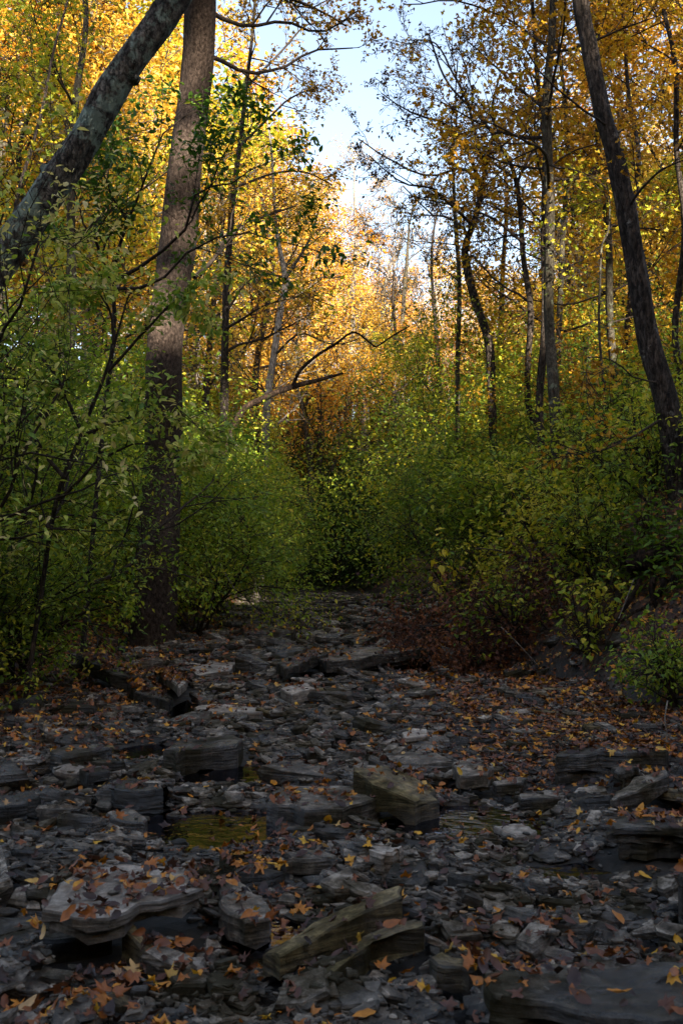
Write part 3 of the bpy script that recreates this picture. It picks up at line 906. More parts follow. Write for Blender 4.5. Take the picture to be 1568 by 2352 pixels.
# water lies in the hollows of the bed
for p in POOLS:
    c = p.mean(0)
    q = resample(c + (p - c) * 1.3, 28)
    w = Waves(int(abs(c[0]) * 1000) + 5, 9, 6, 2)
    q = q + norm(q - c) * (0.04 * w(q[:, 0], q[:, 1]))[:, None]
    n = len(q); jj = np.arange(n)
    gg = Geo(); gg.add(np.vstack([np.column_stack([q, np.full(n, WATER_Z)]), [[c[0], c[1], WATER_Z]]]), np.stack([jj, (jj + 1) % n, np.full(n, n)], -1))
    tag(gg.obj("water", M['water']), kind="structure")
q_ = [PZ(376, 1806, .125), PZ(379, 1812, .12) , PZ(382, 1836, .06), PZ(384, 1862, .006)]
gg = Geo(); tube(gg, spline(np.array(q_), 14), np.linspace(.008, .016, 14), 7, rough=lambda t, a: 1 + .35 * np.sin(3 * a[None, :] + 20 * t[:, None]))
tag(gg.obj("water", M['water']), kind="structure")
HMW = np.maximum(HM, np.where(pool_depth(*np.meshgrid(hx, hy)) > 0.25, WATER_Z + 0.003, -9))
HM = HMW

# ------------------------------------------------------------------ fallen leaves
MAPLES = [tmpl_maple(i) for i in range(8)]
def tmpl_oval(seed):
    r = rs(seed)
    ang = np.linspace(-np.pi / 2, 1.5 * np.pi, 11)[:-1]
    rad = np.array([.75, .6, .5, .5, .62, .95, .62, .5, .5, .6]) * r.uniform(.85, 1.12, 10)
    x, y = rad * np.cos(ang) * r.uniform(.7, 1.0), rad * np.sin(ang)
    V = np.vstack([[0, 0, -.08], np.stack([x, y, np.abs(x) * r.uniform(.1, .9) + r.normal(0, .05, 10) + .25 * r.uniform(-1, 1) * y * y], -1)])
    j = np.arange(10)
    return V * 0.46, np.stack([np.zeros(10, int), 1 + j, 1 + (j + 1) % 10], -1)
for k_ in (2, 4, 7):
    MAPLES[k_] = tmpl_oval(k_)
MAPLES_LO = [tmpl_maple(40 + i, False) for i in range(6)]
def litter_density(x, y):
    e = np.maximum(x - np.interp(y, *YR), np.interp(y, *YL) - x)
    bar = smooth(0.25, 1.1, x) * smooth(4.2, 5.6, y) * (1 - smooth(9.5, 12.5, y))
    lft = smooth(-0.9, -1.9, x) * smooth(4.5, 6, y) * 0.85
    onb = smooth(-0.2, 0.4, e)
    base = 0.17 + 0.10 * smooth(0.2, 1.2, x) * smooth(1.8, 2.6, y)
    clump = 0.35 + 1.6 * (W_BANK(x * 2.6, y * 2.6) > 0.35)
    return np.clip(base * clump + bar * 0.95 + lft + onb * 1.6, 0, 2) * np.where(pool_depth(x, y) > 0.5, 0.25, 1)

r = rs(33)
nL = 170000
d = 1.75 * (24 / 1.75) ** r.uniform(0, 1, nL)
hw = 0.38 * d + 0.2
x = r.uniform(-1, 1, nL) * hw
dens = litter_density(x, d)
# area weighting: log-uniform sampling already puts more per area near by
keep = r.uniform(0, 1, nL) < dens * np.clip(0.16 + d / 18, 0, 0.8)
x, d = x[keep], d[keep]
bd = r.uniform(6.3, 12.5, 9000)
x = np.append(x, np.interp(bd, *YR) + r.uniform(-0.3, 2.2, 9000)); d = np.append(d, bd)
z = hm_at(x, d)
e = 0.04
nrm = np.stack([-(hm_at(x + e, d) - hm_at(x - e, d)) / (2 * e), -(hm_at(x, d + e) - hm_at(x, d - e)) / (2 * e), np.ones(len(x))], -1)
nrm[:, :2] = np.clip(nrm[:, :2], -0.8, 0.8)
nrm = norm(nrm) + r.normal(0, 0.22, (len(x), 3))
big = r.uniform(0.028, 0.07, len(x))
pos = np.stack([x, d, z + 0.006 + r.uniform(0, 0.012, len(x))], -1)
az = r.uniform(0, 6.283, len(x))
dirv = np.stack([np.cos(az), np.sin(az), np.zeros(len(x))], -1)
dirv = norm(dirv - norm(nrm) * np.sum(dirv * norm(nrm), -1, keepdims=True))
tone = np.clip(r.beta(1.3, 1.5, len(x)) * 0.95, 0, 1)
hot = r.uniform(0, 1, len(x)) < 0.10
tone[hot] = r.uniform(0.74, 1.0, hot.sum())
gg = Geo()
sel = np.arange(len(x))
# leave room for the single leaves near by
order = np.argsort(d)
for kk in range(8):
    s_ = sel[(sel % 8 == kk) & (d < 7)]
    leaves(gg, MAPLES[kk], pos[s_], dirv[s_], nrm[s_], big[s_], tone[s_], r.uniform(-0.3, 0.6, len(s_)))
    s_ = sel[(sel % 8 == kk) & (d >= 7)]
    leaves(gg, MAPLES_LO[kk % 6], pos[s_], dirv[s_], nrm[s_], big[s_] * 1.2, tone[s_], r.uniform(-0.2, 0.6, len(s_)))
tag(gg.obj("fallen_leaves", M['litter']), kind="stuff")
print("litter", len(x))

# bright leaves that show singly: parts of the ground they lie on
LEAF_ME = []
for kk in range(8):
    gl = Geo(); V, F = MAPLES[kk]
    V = V.copy(); V[:, 2] += rs(kk).uniform(-0.1, 0.45) * (V[:, 0] ** 2 + V[:, 1] ** 2)
    gl.add(V, F)
    LEAF_ME.append(gl.mesh("leaf", M['litter_single']))
def put_leaf(x, y, size, az, tilt, k, lift=0.01):
    z = float(hm_at(np.array([x]), np.array([y]))[0]) + lift
    gx_ = float(hm_at(np.array([x + .03]), np.array([y]))[0] - hm_at(np.array([x - .03]), np.array([y]))[0]) / .06
    gy_ = float(hm_at(np.array([x]), np.array([y + .03]))[0] - hm_at(np.array([x]), np.array([y - .03]))[0]) / .06
    n = Vector((np.clip(-gx_, -.7, .7) + tilt[0], np.clip(-gy_, -.7, .7) + tilt[1], 1)).normalized()
    xa = Vector((math.cos(az), math.sin(az), 0)); xa = (xa - n * xa.dot(n)).normalized(); ya = n.cross(xa)
    ob = bpy.data.objects.new("leaf", LEAF_ME[k]); COL.objects.link(ob); ob.parent = ground
    ob.matrix_world = Matrix(((xa[0] * size, ya[0] * size, n[0] * size, x), (xa[1] * size, ya[1] * size, n[1] * size, y), (xa[2] * size, ya[2] * size, n[2] * size, z), (0, 0, 0, 1)))
    return ob
k = 0
while k < 240:
    d_ = 1.95 * (6.5 / 1.95) ** r.uniform()
    x_ = r.uniform(-1, 1) * (0.35 * d_ + 0.05)
    if x_ < np.interp(d_, *YL) or x_ > np.interp(d_, *YR) + 0.2:
        continue
    if r.uniform() > 0.35 + 0.5 * float(litter_density(np.array([x_]), np.array([d_]))[0]):
        continue
    put_leaf(x_, d_, r.uniform(0.036, 0.062), r.uniform(0, 6.28), r.normal(0, 0.28, 2), k % 8, 0.012)
    k += 1

# ------------------------------------------------------------------ trees near the creek
def to_ground(path_px, d, extend=0.25):
    """world path of a trunk from pixel marks (first mark lowest), carried down into the ground"""
    pts = [P(a, b, d) for a, b, w in path_px]
    rad = [w * d / F_PX / 2 for a, b, w in path_px]
    a, b = pts[0], pts[1]
    dirn = norm(a - b)
    p, rr = a.copy(), rad[0]
    low = []
    for _ in range(60):
        if p[2] < H(p[0], p[1]) - 0.15:
            break
        p = p + dirn * 0.2
        dirn = norm(dirn + np.array([0, 0, -0.04]))
        low.append(p.copy())
    if low:
        low = low[::3][::-1] if len(low) > 3 else low[-1:]
        lr = [rad[0] * (1 + 0.04 * (len(low) - i)) for i in range(len(low))]
        pts, rad = low + pts, lr + rad
    return np.array(pts), np.array(rad)

def trunk_rough(seed, amt=0.05, flare=0.0, fl_h=0.06, lobes=5):
    r = rs(seed); ph = r.uniform(0, 6.28, 8); wv = Waves(seed + 77, 7.0, 16, 3)
    def f(t, th):
        T, A = np.meshgrid(t, th, indexing='ij')
        q = 1 + amt * (np.sin(2 * A + 9 * T + ph[0]) * .6 + np.sin(3 * A - 14 * T + ph[1]) * .5 + np.sin(5 * A + 31 * T + ph[2]) * .35 + np.sin(8 * A - 47 * T + ph[3]) * .25 + np.sin(60 * T + 2 * A + ph[4]) * .25)
        q = q + amt * 0.8 * wv(np.cos(A), np.sin(A), T * 9)
        if flare:
            q = q + flare * np.exp(-T / fl_h) * (1 + 0.6 * np.sin(lobes * A + ph[5]))
        return q
    return f

def make_tree(name, label, path_px, d, bark, seed, limbs=(), auto=0, auto_cfg=None, auto_len=(1.5, 3.0), auto_t=(0.3, 1.0), fol=None, top=2.0,
              sides=14, flare=0.0, twig='twig', group=None, lean=(0, 0), extra_knobs=(), auto_up=0.35, cat="tree", n=60, amt=0.05, limb_depth=0.0):
    r = rs(seed)
    pts, rad = to_ground(path_px, d)
    if top:
        dirn = norm(pts[-1] - pts[-2])
        for k in range(1, 4):
            pts = np.vstack([pts, pts[-1] + dirn * top / 3 + r.normal(0, 0.05, 3)])
            rad = np.append(rad, rad[-1] * 0.8)
    pr = spline(np.column_stack([pts, rad]), n)
    if d > 9:
        wob = Waves(seed + 3, 1.3, 5, 1)
        pr[:, 1] += 0.12 * wob(pr[:, 2])
    base = pr[0, :3].copy(); base[2] = float(H(base[0], base[1]))
    root = empty(name, base, label, cat, group)
    g = Geo()
    L = pr[:, :3] - base
    tube(g, L, pr[:, 3], sides, rough=trunk_rough(seed, amt, flare))
    for t, az, s in extra_knobs:
        i = int(t * (n - 1))
        tdir, aa, bb = frames(L)
        o = aa[i] * math.cos(az) + bb[i] * math.sin(az)
        q = np.array([L[i] + o * pr[i, 3] * f for f in (0.5, 0.9, 1.1, 1.22)]) + np.outer([0, 0, .3, .5], tdir[i] * s)
        tube(g, q, [s * 1.3, s, s * .8, s * .55], 8, rough=trunk_rough(seed + 5, 0.1))
    g.obj("trunk", M[bark], root)
    cfg = auto_cfg or Cfg()
    tips = []
    def branch(paths):
        gb = Geo(); paths_to_geo(gb, paths)
        gb.obj("branch", M[twig if twig != 'bark' else bark], root)
    for lp in limbs:      # limbs given as pixel marks
        paths = []
        dd = [d + q[3] if len(q) > 3 else d for q in lp]
        q = np.array([np.append(P(a[0], a[1], di) - base, a[2] * di / F_PX / 2) for a, di in zip(lp, dd)])
        m = max(8, int(np.linalg.norm(np.diff(q[:, :3], axis=0), axis=1).sum() / 0.22))
        q = spline(q, m)
        q[:, :3] += np.cumsum(r.normal(0, 0.012, (m, 3)), 0)
        paths.append((q[:, :3], np.maximum(q[:, 3], cfg.rmin), 0))
        kids_on(r, q[:, :3], np.maximum(q[:, 3], cfg.rmin * 1.5), 0.5 * np.linalg.norm(q[-1, :3] - q[0, :3]) + 0.5, 0, paths, tips, cfg, k=max(4, int(m * cfg.kids[0] / 12)))
        branch(paths)
    for k in range(auto):
        paths = []
        t = r.uniform(*auto_t); i = int(t * (n - 2))
        az = r.uniform(0, 6.283)
        dv = norm([math.cos(az), math.sin(az), r.normal(auto_up, 0.25)])
        grow(r, L[i], dv, r.uniform(*auto_len) * (1.15 - 0.4 * t), pr[i, 3] * r.uniform(0.25, 0.45), 0, paths, tips, cfg)
        branch(paths)
    if fol and tips:
        gc = Geo()
        foliage(gc, r, tips, **{k: v for k, v in fol.items() if k != 'mat'})
        gc.obj("crown", M[fol['mat']], root, smooth=False)
    return root

bare = Cfg(maxlev=3, kids=[6, 5, 4, 3], seg=0.28, wander=0.17, rmin=0.0035, up=[0.05, 0.04, 0.03, 0.02])
fine = Cfg(maxlev=2, kids=[7, 6, 5], seg=0.25, wander=0.15, rmin=0.003, up=[0.04, 0.03, 0.0])
farbare = Cfg(maxlev=3, kids=[6, 5, 4, 3], seg=0.5, wander=0.17, rmin=0.012, up=[0.05, 0.04, 0.03, 0.02])
OV = tmpl_ovate()
ML = tmpl_maple(77, False)

# leaning lichen-covered trunk, upper left
make_tree("leaning_tree", "thick leaning trunk with grey green lichen crossing the upper left corner",
          [(-60, 690, 80), (-10, 620, 80), (52, 530, 77), (110, 445, 76), (192, 325, 72), (252, 215, 68), (312, 125, 66), (367, 52, 66), (402, 0, 66)], 7.0, 'lichen_bark', 11,
          top=2.0, sides=44, n=240, amt=0.045, extra_knobs=((0.66, 3.3, 0.05), (0.52, 0.3, 0.04)))
# the tall straight trunk at the creek's left edge
make_tree("tall_tree", "tall straight grey brown trunk rising at the left edge of the creek bed",
          [(352, 1482, 92), (355, 1420, 102), (357, 1340, 104), (362, 1240, 100), (368, 1100, 93), (382, 850, 84), (398, 650, 82), (413, 500, 84), (427, 350, 75), (440, 200, 73), (457, 90, 72), (470, 0, 70)], 12.0, 'grey_bark', 12,
          limbs=[[(470, 20, 12), (560, 60, 9, .5), (650, 50, 7, .8), (740, 70, 5, 1), (825, 20, 3, 1)],
                 [(462, 120, 12), (560, 160, 9, .5), (640, 150, 7, .8), (720, 112, 5, 1), (810, 108, 3, 1)],
                 [(470, -60, 13), (600, -20, 9, .6), (700, 10, 6, 1), (790, 60, 4, 1.4)],
                 [(448, 640, 10), (500, 590, 9, .5), (535, 540, 7, .8), (600, 500, 5, 1), (690, 470, 3, 1.2)]],
          auto_cfg=bare, top=3.0, sides=44, n=240, flare=0.38, amt=0.035, extra_knobs=((0.80, 0.5, 0.06),),
          fol=dict(n=650, size=0.085, tmpl=ML, mat='amber', jit=0.06))
# right leaning trunk
make_tree("leaning_tree", "thick dark trunk leaning in from the right edge with whitish flecked bark",
          [(1590, 1290, 60), (1562, 1140, 55), (1529, 934, 52), (1490, 784, 47), (1458, 600, 44), (1430, 450, 43), (1403, 330, 41), (1380, 250, 40), (1356, 120, 39), (1333, 0, 38)], 9.0, 'dark_bark', 13,
          limbs=[[(1440, 480, 7), (1480, 420, 6, -.4), (1530, 380, 4, -.6), (1600, 350, 3, -.6)],
                 [(1400, 300, 6), (1330, 250, 5, -.3), (1250, 190, 4, -.5), (1180, 80, 3, -.5)],
                 [(1530, 960, 6), (1450, 1010, 5, -.3), (1370, 1040, 4, -.6), (1280, 1015, 2.5, -.8)],
                 [(1520, 880, 5), (1460, 870, 4, -.3), (1400, 830, 3, -.5), (1340, 820, 2.5, -.8)]],
          auto_cfg=fine, top=2.5, sides=40, n=240, amt=0.06, fol=dict(n=450, size=0.075, tmpl=ML, mat='amber', jit=0.05))

gold_fol = dict(mat='amber', n=2200, size=0.10, tmpl=ML, jit=0.12, droop=0.35, tone=(0.55, 0.22))
gcfg = Cfg(maxlev=2, kids=[7, 6, 5], seg=0.3, wander=0.15, rmin=0.0035, up=[0.05, 0.03, 0.0], flat=0.6)
def gf(n, mat='amber', size=0.10, tone=0.55):
    return dict(gold_fol, n=int(n * 1.5), mat=mat, size=size * 1.08, tone=(tone, 0.22))
make_tree("slender_tree", "straight lichen flecked trunk standing on the right bank nearest the creek",
          [(1285, 1135, 26), (1272, 1000, 25), (1265, 900, 25), (1265, 780, 24), (1268, 600, 23), (1262, 450, 23), (1255, 230, 21), (1262, 110, 18), (1266, 0, 17)], 13.0, 'slim_bark', 21,
          limbs=[[(1258, 260, 8), (1200, 215, 6, .3), (1130, 150, 4, .6), (1070, 100, 3, .8)], [(1262, 390, 7), (1180, 380, 5, .3), (1090, 340, 4, .5), (1010, 330, 2.5, .8)],
                 [(1265, 120, 7), (1180, 60, 5, .4), (1050, 15, 4, .6), (920, 20, 2.5, .8)]],
          auto=9, auto_cfg=gcfg, auto_t=(0.5, 1), auto_len=(1.5, 2.8), top=3.0, fol=gf(1500), n=90, amt=0.06)
make_tree("slender_tree", "dark stem close behind the straight lichen flecked trunk on the right bank",
          [(1245, 1010, 18), (1243, 900, 18), (1250, 760, 17), (1250, 600, 16), (1248, 480, 14), (1243, 300, 12)], 14.2, 'dark_bark', 22,
          auto=10, auto_cfg=gcfg, auto_t=(0.55, 1), auto_len=(1.4, 2.4), top=4.0, fol=gf(2000))
make_tree("crooked_tree", "dark crooked tree that bends left then up to a fork over the right bank",
          [(1132, 1020, 18), (1125, 900, 18), (1118, 790, 19), (1088, 690, 19), (1073, 610, 18), (1070, 560, 17), (1092, 500, 15), (1108, 430, 13), (1120, 360, 9)], 16.0, 'dark_bark', 23,
          limbs=[[(1072, 575, 10), (1070, 530, 8), (1030, 495, 6, .3), (990, 490, 4, .5), (930, 430, 2.5, .8)],
                 [(1108, 430, 10), (1070, 340, 8, -.3), (1030, 280, 6, -.6), (960, 260, 4, -.8), (880, 208, 2.5, -1)],
                 [(1108, 430, 9), (1060, 390, 7, .5), (990, 410, 5, .8), (900, 372, 4, 1), (828, 325, 2.5, 1.2)],
                 [(1112, 400, 9), (1080, 250, 7, .5), (1040, 160, 5, .8), (1000, 100, 3.5, 1), (930, 90, 2.5, 1.2)],
                 [(1085, 515, 8), (1000, 440, 6, -.5), (930, 420, 4, -.8), (850, 350, 2.5, -1)]],
          auto=4, auto_t=(0.7, 1), auto_len=(1.5, 2.5), auto_cfg=bare, top=1.5, fol=dict(mat='brown', n=2600, size=0.065, jit=0.03, droop=0.6, tone=(0.3, 0.25)), n=80, amt=0.06)
make_tree("thin_tree", "thin upright stem left of the crooked dark tree",
          [(1050, 1000, 11), (1048, 850, 11), (1050, 700, 10), (1047, 560, 9), (1044, 450, 8), (1042, 330, 6)], 17.0, 'slim_bark', 24,
          auto=9, auto_cfg=bare, auto_t=(0.5, 1), auto_len=(0.9, 1.8), top=1.5, fol=dict(mat='brown', n=500, size=0.07, jit=0.03, tone=(0.5, 0.2)))
make_tree("slender_tree", "dark tree whose two limbs spread left between the crooked tree and the flecked trunk",
          [(1236, 985, 15), (1218, 930, 15), (1212, 830, 15), (1214, 700, 14), (1208, 580, 13), (1196, 480, 12), (1172, 405, 10), (1140, 350, 8)], 15.0, 'dark_bark', 25,
          limbs=[[(1172, 405, 8), (1120, 370, 6, .3), (1060, 330, 5, .6), (1010, 300, 3, .9)], [(1205, 560, 8), (1130, 500, 6, .3), (1040, 470, 4, .5), (940, 445, 2.5, .8)],
                 [(1180, 430, 8), (1230, 330, 6, -.3), (1240, 250, 4, -.6), (1200, 120, 3, -.8)], [(1214, 690, 6), (1140, 640, 4, .4), (1080, 580, 3, .6)]],
          auto=5, auto_cfg=bare, auto_t=(0.5, 1), auto_len=(1.2, 2.4), top=2.0, fol=dict(gf(650, size=0.085), jit=0.05))
make_tree("slender_tree", "slim trunk just right of the straight lichen flecked trunk",
          [(1288, 930, 14), (1284, 800, 14), (1290, 660, 13), (1295, 520, 12), (1300, 400, 11), (1290, 250, 9)], 18.0, 'slim_bark', 26,
          auto=10, auto_cfg=gcfg, auto_t=(0.45, 1), auto_len=(1.5, 2.6), top=5.0, fol=gf(3200))
make_tree("slender_tree", "pale brown trunk between the flecked trunk and the leaning trunk at the right",
          [(1428, 960, 18), (1422, 900, 18), (1410, 780, 17), (1398, 620, 16), (1388, 480, 15), (1374, 330, 13), (1366, 200, 11)], 15.0, 'slim_bark', 27,
          auto=11, auto_cfg=gcfg, auto_t=(0.45, 1), auto_len=(1.5, 2.6), top=4.0, fol=gf(2600))
make_tree("slender_tree", "dark straight trunk seen left of the leaning trunk on the right bank",
          [(1438, 930, 17), (1440, 800, 16), (1442, 660, 15), (1447, 480, 13), (1458, 360, 11), (1450, 240, 10), (1440, 60, 8)], 16.0, 'dark_bark', 28,
          auto=11, auto_cfg=gcfg, auto_t=(0.45, 1), auto_len=(1.5, 2.8), top=4.0, fol=gf(3600, tone=.6))
make_tree("slender_tree", "dark trunk partly cut off at the right edge above the leaning trunk",
          [(1566, 900, 16), (1564, 700, 15), (1560, 480, 14), (1552, 250, 12), (1536, 60, 10)], 12.5, 'dark_bark', 29,
          auto=10, auto_cfg=gcfg, auto_t=(0.5, 1), auto_len=(1.3, 2.4), top=4.0, fol=gf(3200, 'amber', tone=.65))
make_tree("thin_tree", "thin sapling stem on the right bank between the two larger dark trunks",
          [(1388, 1040, 7), (1384, 900, 7), (1380, 760, 6), (1384, 640, 5), (1386, 560, 4)], 13.0, 'slim_bark', 30,
          auto=9, auto_cfg=fine, auto_t=(0.3, 1), auto_len=(0.6, 1.2), top=0.8, fol=dict(gf(500, 'yellowgreen', .08)))

# left side trees behind the tall trunk
make_tree("slender_tree", "grey trunk standing behind the leaning lichen trunk at the left",
          [(158, 760, 20), (160, 640, 20), (164, 500, 19), (168, 420, 18), (180, 250, 16), (190, 60, 13)], 17.0, 'slim_bark', 41,
          auto=11, auto_cfg=gcfg, auto_t=(0.4, 1), auto_len=(1.6, 3.2), top=4.0, fol=gf(2600, 'yellowgreen', .10, .45))
make_tree("thin_tree", "thin dark stem leaning right at the far left of the photograph",
          [(34, 520, 9), (52, 430, 9), (75, 340, 8), (98, 230, 7), (118, 120, 6), (150, 10, 5)], 12.0, 'dark_bark', 42,
          auto=8, auto_cfg=bare, auto_t=(0.5, 1), auto_len=(1.0, 2.0), top=1.5, fol=dict(gf(700, 'yellowgreen', .085, .4)))
make_tree("dark_stemmed_tree", "dark stem with spreading bare limbs just right of the tall trunk",
          [(518, 740, 17), (521, 660, 17), (526, 570, 15), (540, 430, 13), (556, 300, 11), (572, 150, 9), (580, 20, 7)], 19.0, 'dark_bark', 43,
          limbs=[[(552, 330, 7), (620, 270, 5, .5), (690, 215, 4, .8), (735, 200, 2.5, 1)], [(540, 430, 7), (620, 400, 5, .5), (700, 390, 4, .8), (770, 420, 2.5, 1)],
                 [(565, 200, 7), (640, 130, 5, .5), (700, 60, 3.5, .8), (760, 50, 2.5, 1)], [(530, 540, 6), (600, 500, 5, .4), (680, 480, 3, .8)]],
          auto=7, auto_cfg=bare, auto_t=(0.4, 1), auto_len=(1.5, 2.8), top=2.5, fol=dict(gf(1700, 'gold', .09, .35), jit=.06))
make_tree("pale_tree", "pale grey leaning trunk behind the broken dark limb in the middle",
          [(612, 990, 17), (618, 900, 17), (632, 800, 16), (645, 700, 15), (655, 640, 14), (640, 560, 10), (632, 500, 8)], 24.0, 'pale_bark', 44,
          limbs=[[(655, 640, 9), (690, 590, 7, .4), (720, 540, 5, .8), (740, 470, 3, 1)], [(628, 820, 6), (690, 765, 5, -.5), (760, 790, 4, -.8), (820, 770, 2.5, -1)]],
          auto=7, auto_cfg=bare, auto_t=(0.5, 1), auto_len=(1.2, 2.6), top=2.5, twig='slim_bark', fol=dict(gf(900, 'gold', .10, .6)))
make_tree("pale_tree", "tallest sunlit pale trunk in the middle of the sunlit wood",
          [(793, 1060, 20), (797, 1000, 19), (802, 900, 18), (808, 800, 15), (812, 650, 12), (818, 540, 9), (815, 470, 6)], 52.0, 'pale_bark', 45,
          limbs=[[(806, 830, 9), (850, 720, 8, .5), (890, 640, 6, .8), (920, 560, 4, 1)], [(812, 650, 7), (840, 580, 5, .5), (850, 500, 4, .8)]],
          auto=6, auto_cfg=farbare, auto_t=(0.5, 1), auto_len=(2.5, 5), top=2.0, twig='pale_bark', fol=dict(gf(500, 'gold', .12, .6)))
make_tree("pale_tree", "slimmer pale trunk touching the tallest sunlit trunk on its right",
          [(812, 1060, 12), (820, 960, 12), (830, 850, 11), (845, 760, 9), (870, 690, 7), (900, 600, 5)], 51.0, 'pale_bark', 46,
          auto=7, auto_cfg=farbare, auto_t=(0.5, 1), auto_len=(2.5, 4.6), top=1.0, twig='pale_bark', fol=dict(gf(400, 'orange', .12, .6)))
make_tree("slender_tree", "dark forked stem between the pale trunks in the middle",
          [(855, 1090, 13), (856, 1010, 13), (852, 940, 10), (856, 860, 8), (866, 780, 7), (880, 700, 5)], 50.0, 'slim_bark', 47,
          limbs=[[(857, 1005, 9), (872, 930, 8, .3), (888, 830, 6, .5), (905, 720, 5, .8), (910, 640, 3, 1)]],
          auto=6, auto_cfg=farbare, auto_t=(0.5, 1), auto_len=(2, 4), top=1.5, twig='slim_bark', fol=dict(gf(300, 'orange', .11, .6)))
make_tree("pale_tree", "pale crooked trunk leaning right above the end of the creek",
          [(886, 1140, 13), (884, 1070, 14), (888, 1000, 13), (900, 910, 12), (915, 810, 11), (925, 720, 10), (932, 620, 8), (938, 540, 6)], 48.5, 'slim_bark', 48,
          auto=9, auto_cfg=farbare, auto_t=(0.5, 1), auto_len=(2, 4), top=1.5, twig='slim_bark', fol=dict(gf(400, 'orange', .11, .6)))

# broken dark limb, pointing right over the hedge
lb = []
q0 = P(560, 925, 15.5)
root = empty("broken_limb", (q0[0], q0[1], float(H(q0[0], q0[1]))), "broken dark limb with one bent fork pointing right above the hedge", "branch")
base = np.array(root.location)
g = Geo()
for pp in ([(470, 1330, 16), (500, 1120, 15), (545, 960, 14), (610, 912, 14), (680, 886, 13), (735, 872, 10), (788, 857, 4)],
           [(672, 886, 9), (690, 850, 8), (730, 815, 7), (770, 790, 6), (812, 763, 5), (850, 788, 5), (866, 795, 4), (900, 772, 4), (942, 748, 2.5)],):
    q = np.array([np.append(P(a, b, 15.5) - base, w * 15.5 / F_PX / 2) for a, b, w in pp]); q = spline(q, 40)
    tube(g, q[:, :3], q[:, 3], 9, rough=trunk_rough(3, 0.09))
g.obj("stem", M['rotten'], root)

# ------------------------------------------------------------------ shrubs
def make_shrub(name, label, loc, seed, height, spread, n, size, mat, tmpl=None, stems=7, cat="shrub", group=None, cfg=None, jit=0.10, tone=(0.45, 0.22), lean=(0, 0), droop=0.3, srad=0.018, link=True, stem_mat='twig', updev=.5):
    r = rs(seed)
    c = cfg or Cfg(maxlev=2, kids=[8, 6, 4], seg=0.22, wander=0.17, rmin=0.0025, up=[-0.02, -0.03, -0.05], ang=(0.5, 1.2), ratio=(0.4, 0.7))
    root = empty(name, loc, label, cat, group)
    paths, tips = [], []
    for k in range(stems):
        az = r.uniform(0, 6.283)
        s = spread * r.uniform(0.35, 1.0)
        dv = norm([math.cos(az) * s / height + lean[0], math.sin(az) * s / height + lean[1], 1.0])
        grow(r, np.array([math.cos(az), math.sin(az), 0]) * 0.12 * r.uniform(0, 1) - [0, 0, 0.08], dv, height * r.uniform(0.7, 1.15), srad * r.uniform(0.7, 1.3), 0, paths, tips, c)
    g = Geo(); paths_to_geo(g, paths, (6, 4, 3, 3)); g.obj("stems", M[stem_mat], root)
    zz = np.array([t[2][2] for t in tips]); 
    tf = Waves(seed + 9, 2.4, 8, 3)
    gc = Geo(); foliage(gc, r, tips, n, size, tmpl, jit, droop, tone, updev, lambda q: 0.16 * tf(q[:, 0], q[:, 1], q[:, 2]))
    gc.obj("crown", M[mat], root, smooth=False)
    return root

# big-leaved shrub close at the left
zl = lambda x, y: float(H(x, y))
nearcfg = Cfg(maxlev=2, kids=[9, 6, 4], seg=0.2, wander=0.19, rmin=0.0025, up=[0.05, 0.0, -0.04], ang=(0.5, 1.1), ratio=(0.35, 0.6), tmin=0.35)
make_shrub("large_leaved_shrub", "large leafy shrub with pale green and yellowing leaves filling the left edge", (-2.8, 6.4, zl(-2.8, 6.4)), 61, 3.0, 0.8, 7500, 0.056, 'palegreen', OV, 10, cfg=nearcfg, jit=0.05, tone=(0.6, 0.25), srad=0.026, lean=(.04, 0))
make_shrub("large_leaved_shrub", "dark stemmed shrub right behind the pale leafy shrub at the left", (-3.3, 8.6, zl(-3.3, 8.6)), 62, 3.1, 0.9, 9000, 0.048, 'green', OV, 10, cfg=nearcfg, jit=0.06, tone=(0.35, 0.2), srad=0.03)
make_shrub("drooping_shrub", "low drooping green shrub in front of the tall trunk's left side", (-2.5, 7.7, zl(-2.5, 7.7)), 63, 1.2, 0.5, 6500, 0.042, 'green', OV, 9, jit=0.05, tone=(0.55, 0.2))
make_shrub("drooping_shrub", "yellow green low shrub at the left edge above the dark bank", (-2.6, 7.0, zl(-2.6, 7.0)), 64, 1.2, 0.7, 5000, 0.042, 'yellowgreen', OV, 8, jit=0.05, tone=(0.3, 0.2))
make_tree("arching_shrub", "arching shrub whose pale green sprays reach right across the tall trunk",
          [(90, 1400, 11), (130, 1150, 10), (190, 990, 9), (245, 850, 7), (292, 690, 4)], 6.8, 'dark_bark', 66,
          limbs=[[(190, 1000, 9), (300, 955, 6, -.1), (385, 925, 4, -.2), (440, 965, 2.5, -.2)], [(150, 1100, 10), (60, 950, 8, .2), (15, 800, 5, .3)],
                 [(245, 850, 8), (330, 760, 6, -.1), (400, 700, 4, -.2), (445, 695, 2.5, -.2)], [(190, 990, 9), (120, 850, 7, .1), (40, 770, 4, .3)],
                 [(130, 1150, 9), (240, 1050, 6, -.2), (330, 1010, 4, -.2), (405, 1045, 2.5, -.2)],
                 [(260, 790, 7), (240, 700, 5), (170, 640, 3, .1)]],
          auto_cfg=Cfg(maxlev=2, kids=[7, 5, 4], seg=0.15, wander=0.17, rmin=0.0025, up=[0, -0.02, -0.04], flat=0.5), top=0.2,
          fol=dict(mat='palegreen', n=3300, size=0.056, tmpl=OV, jit=0.045, droop=0.4, tone=(0.6, 0.25), updev=.5), amt=.06, cat="shrub")
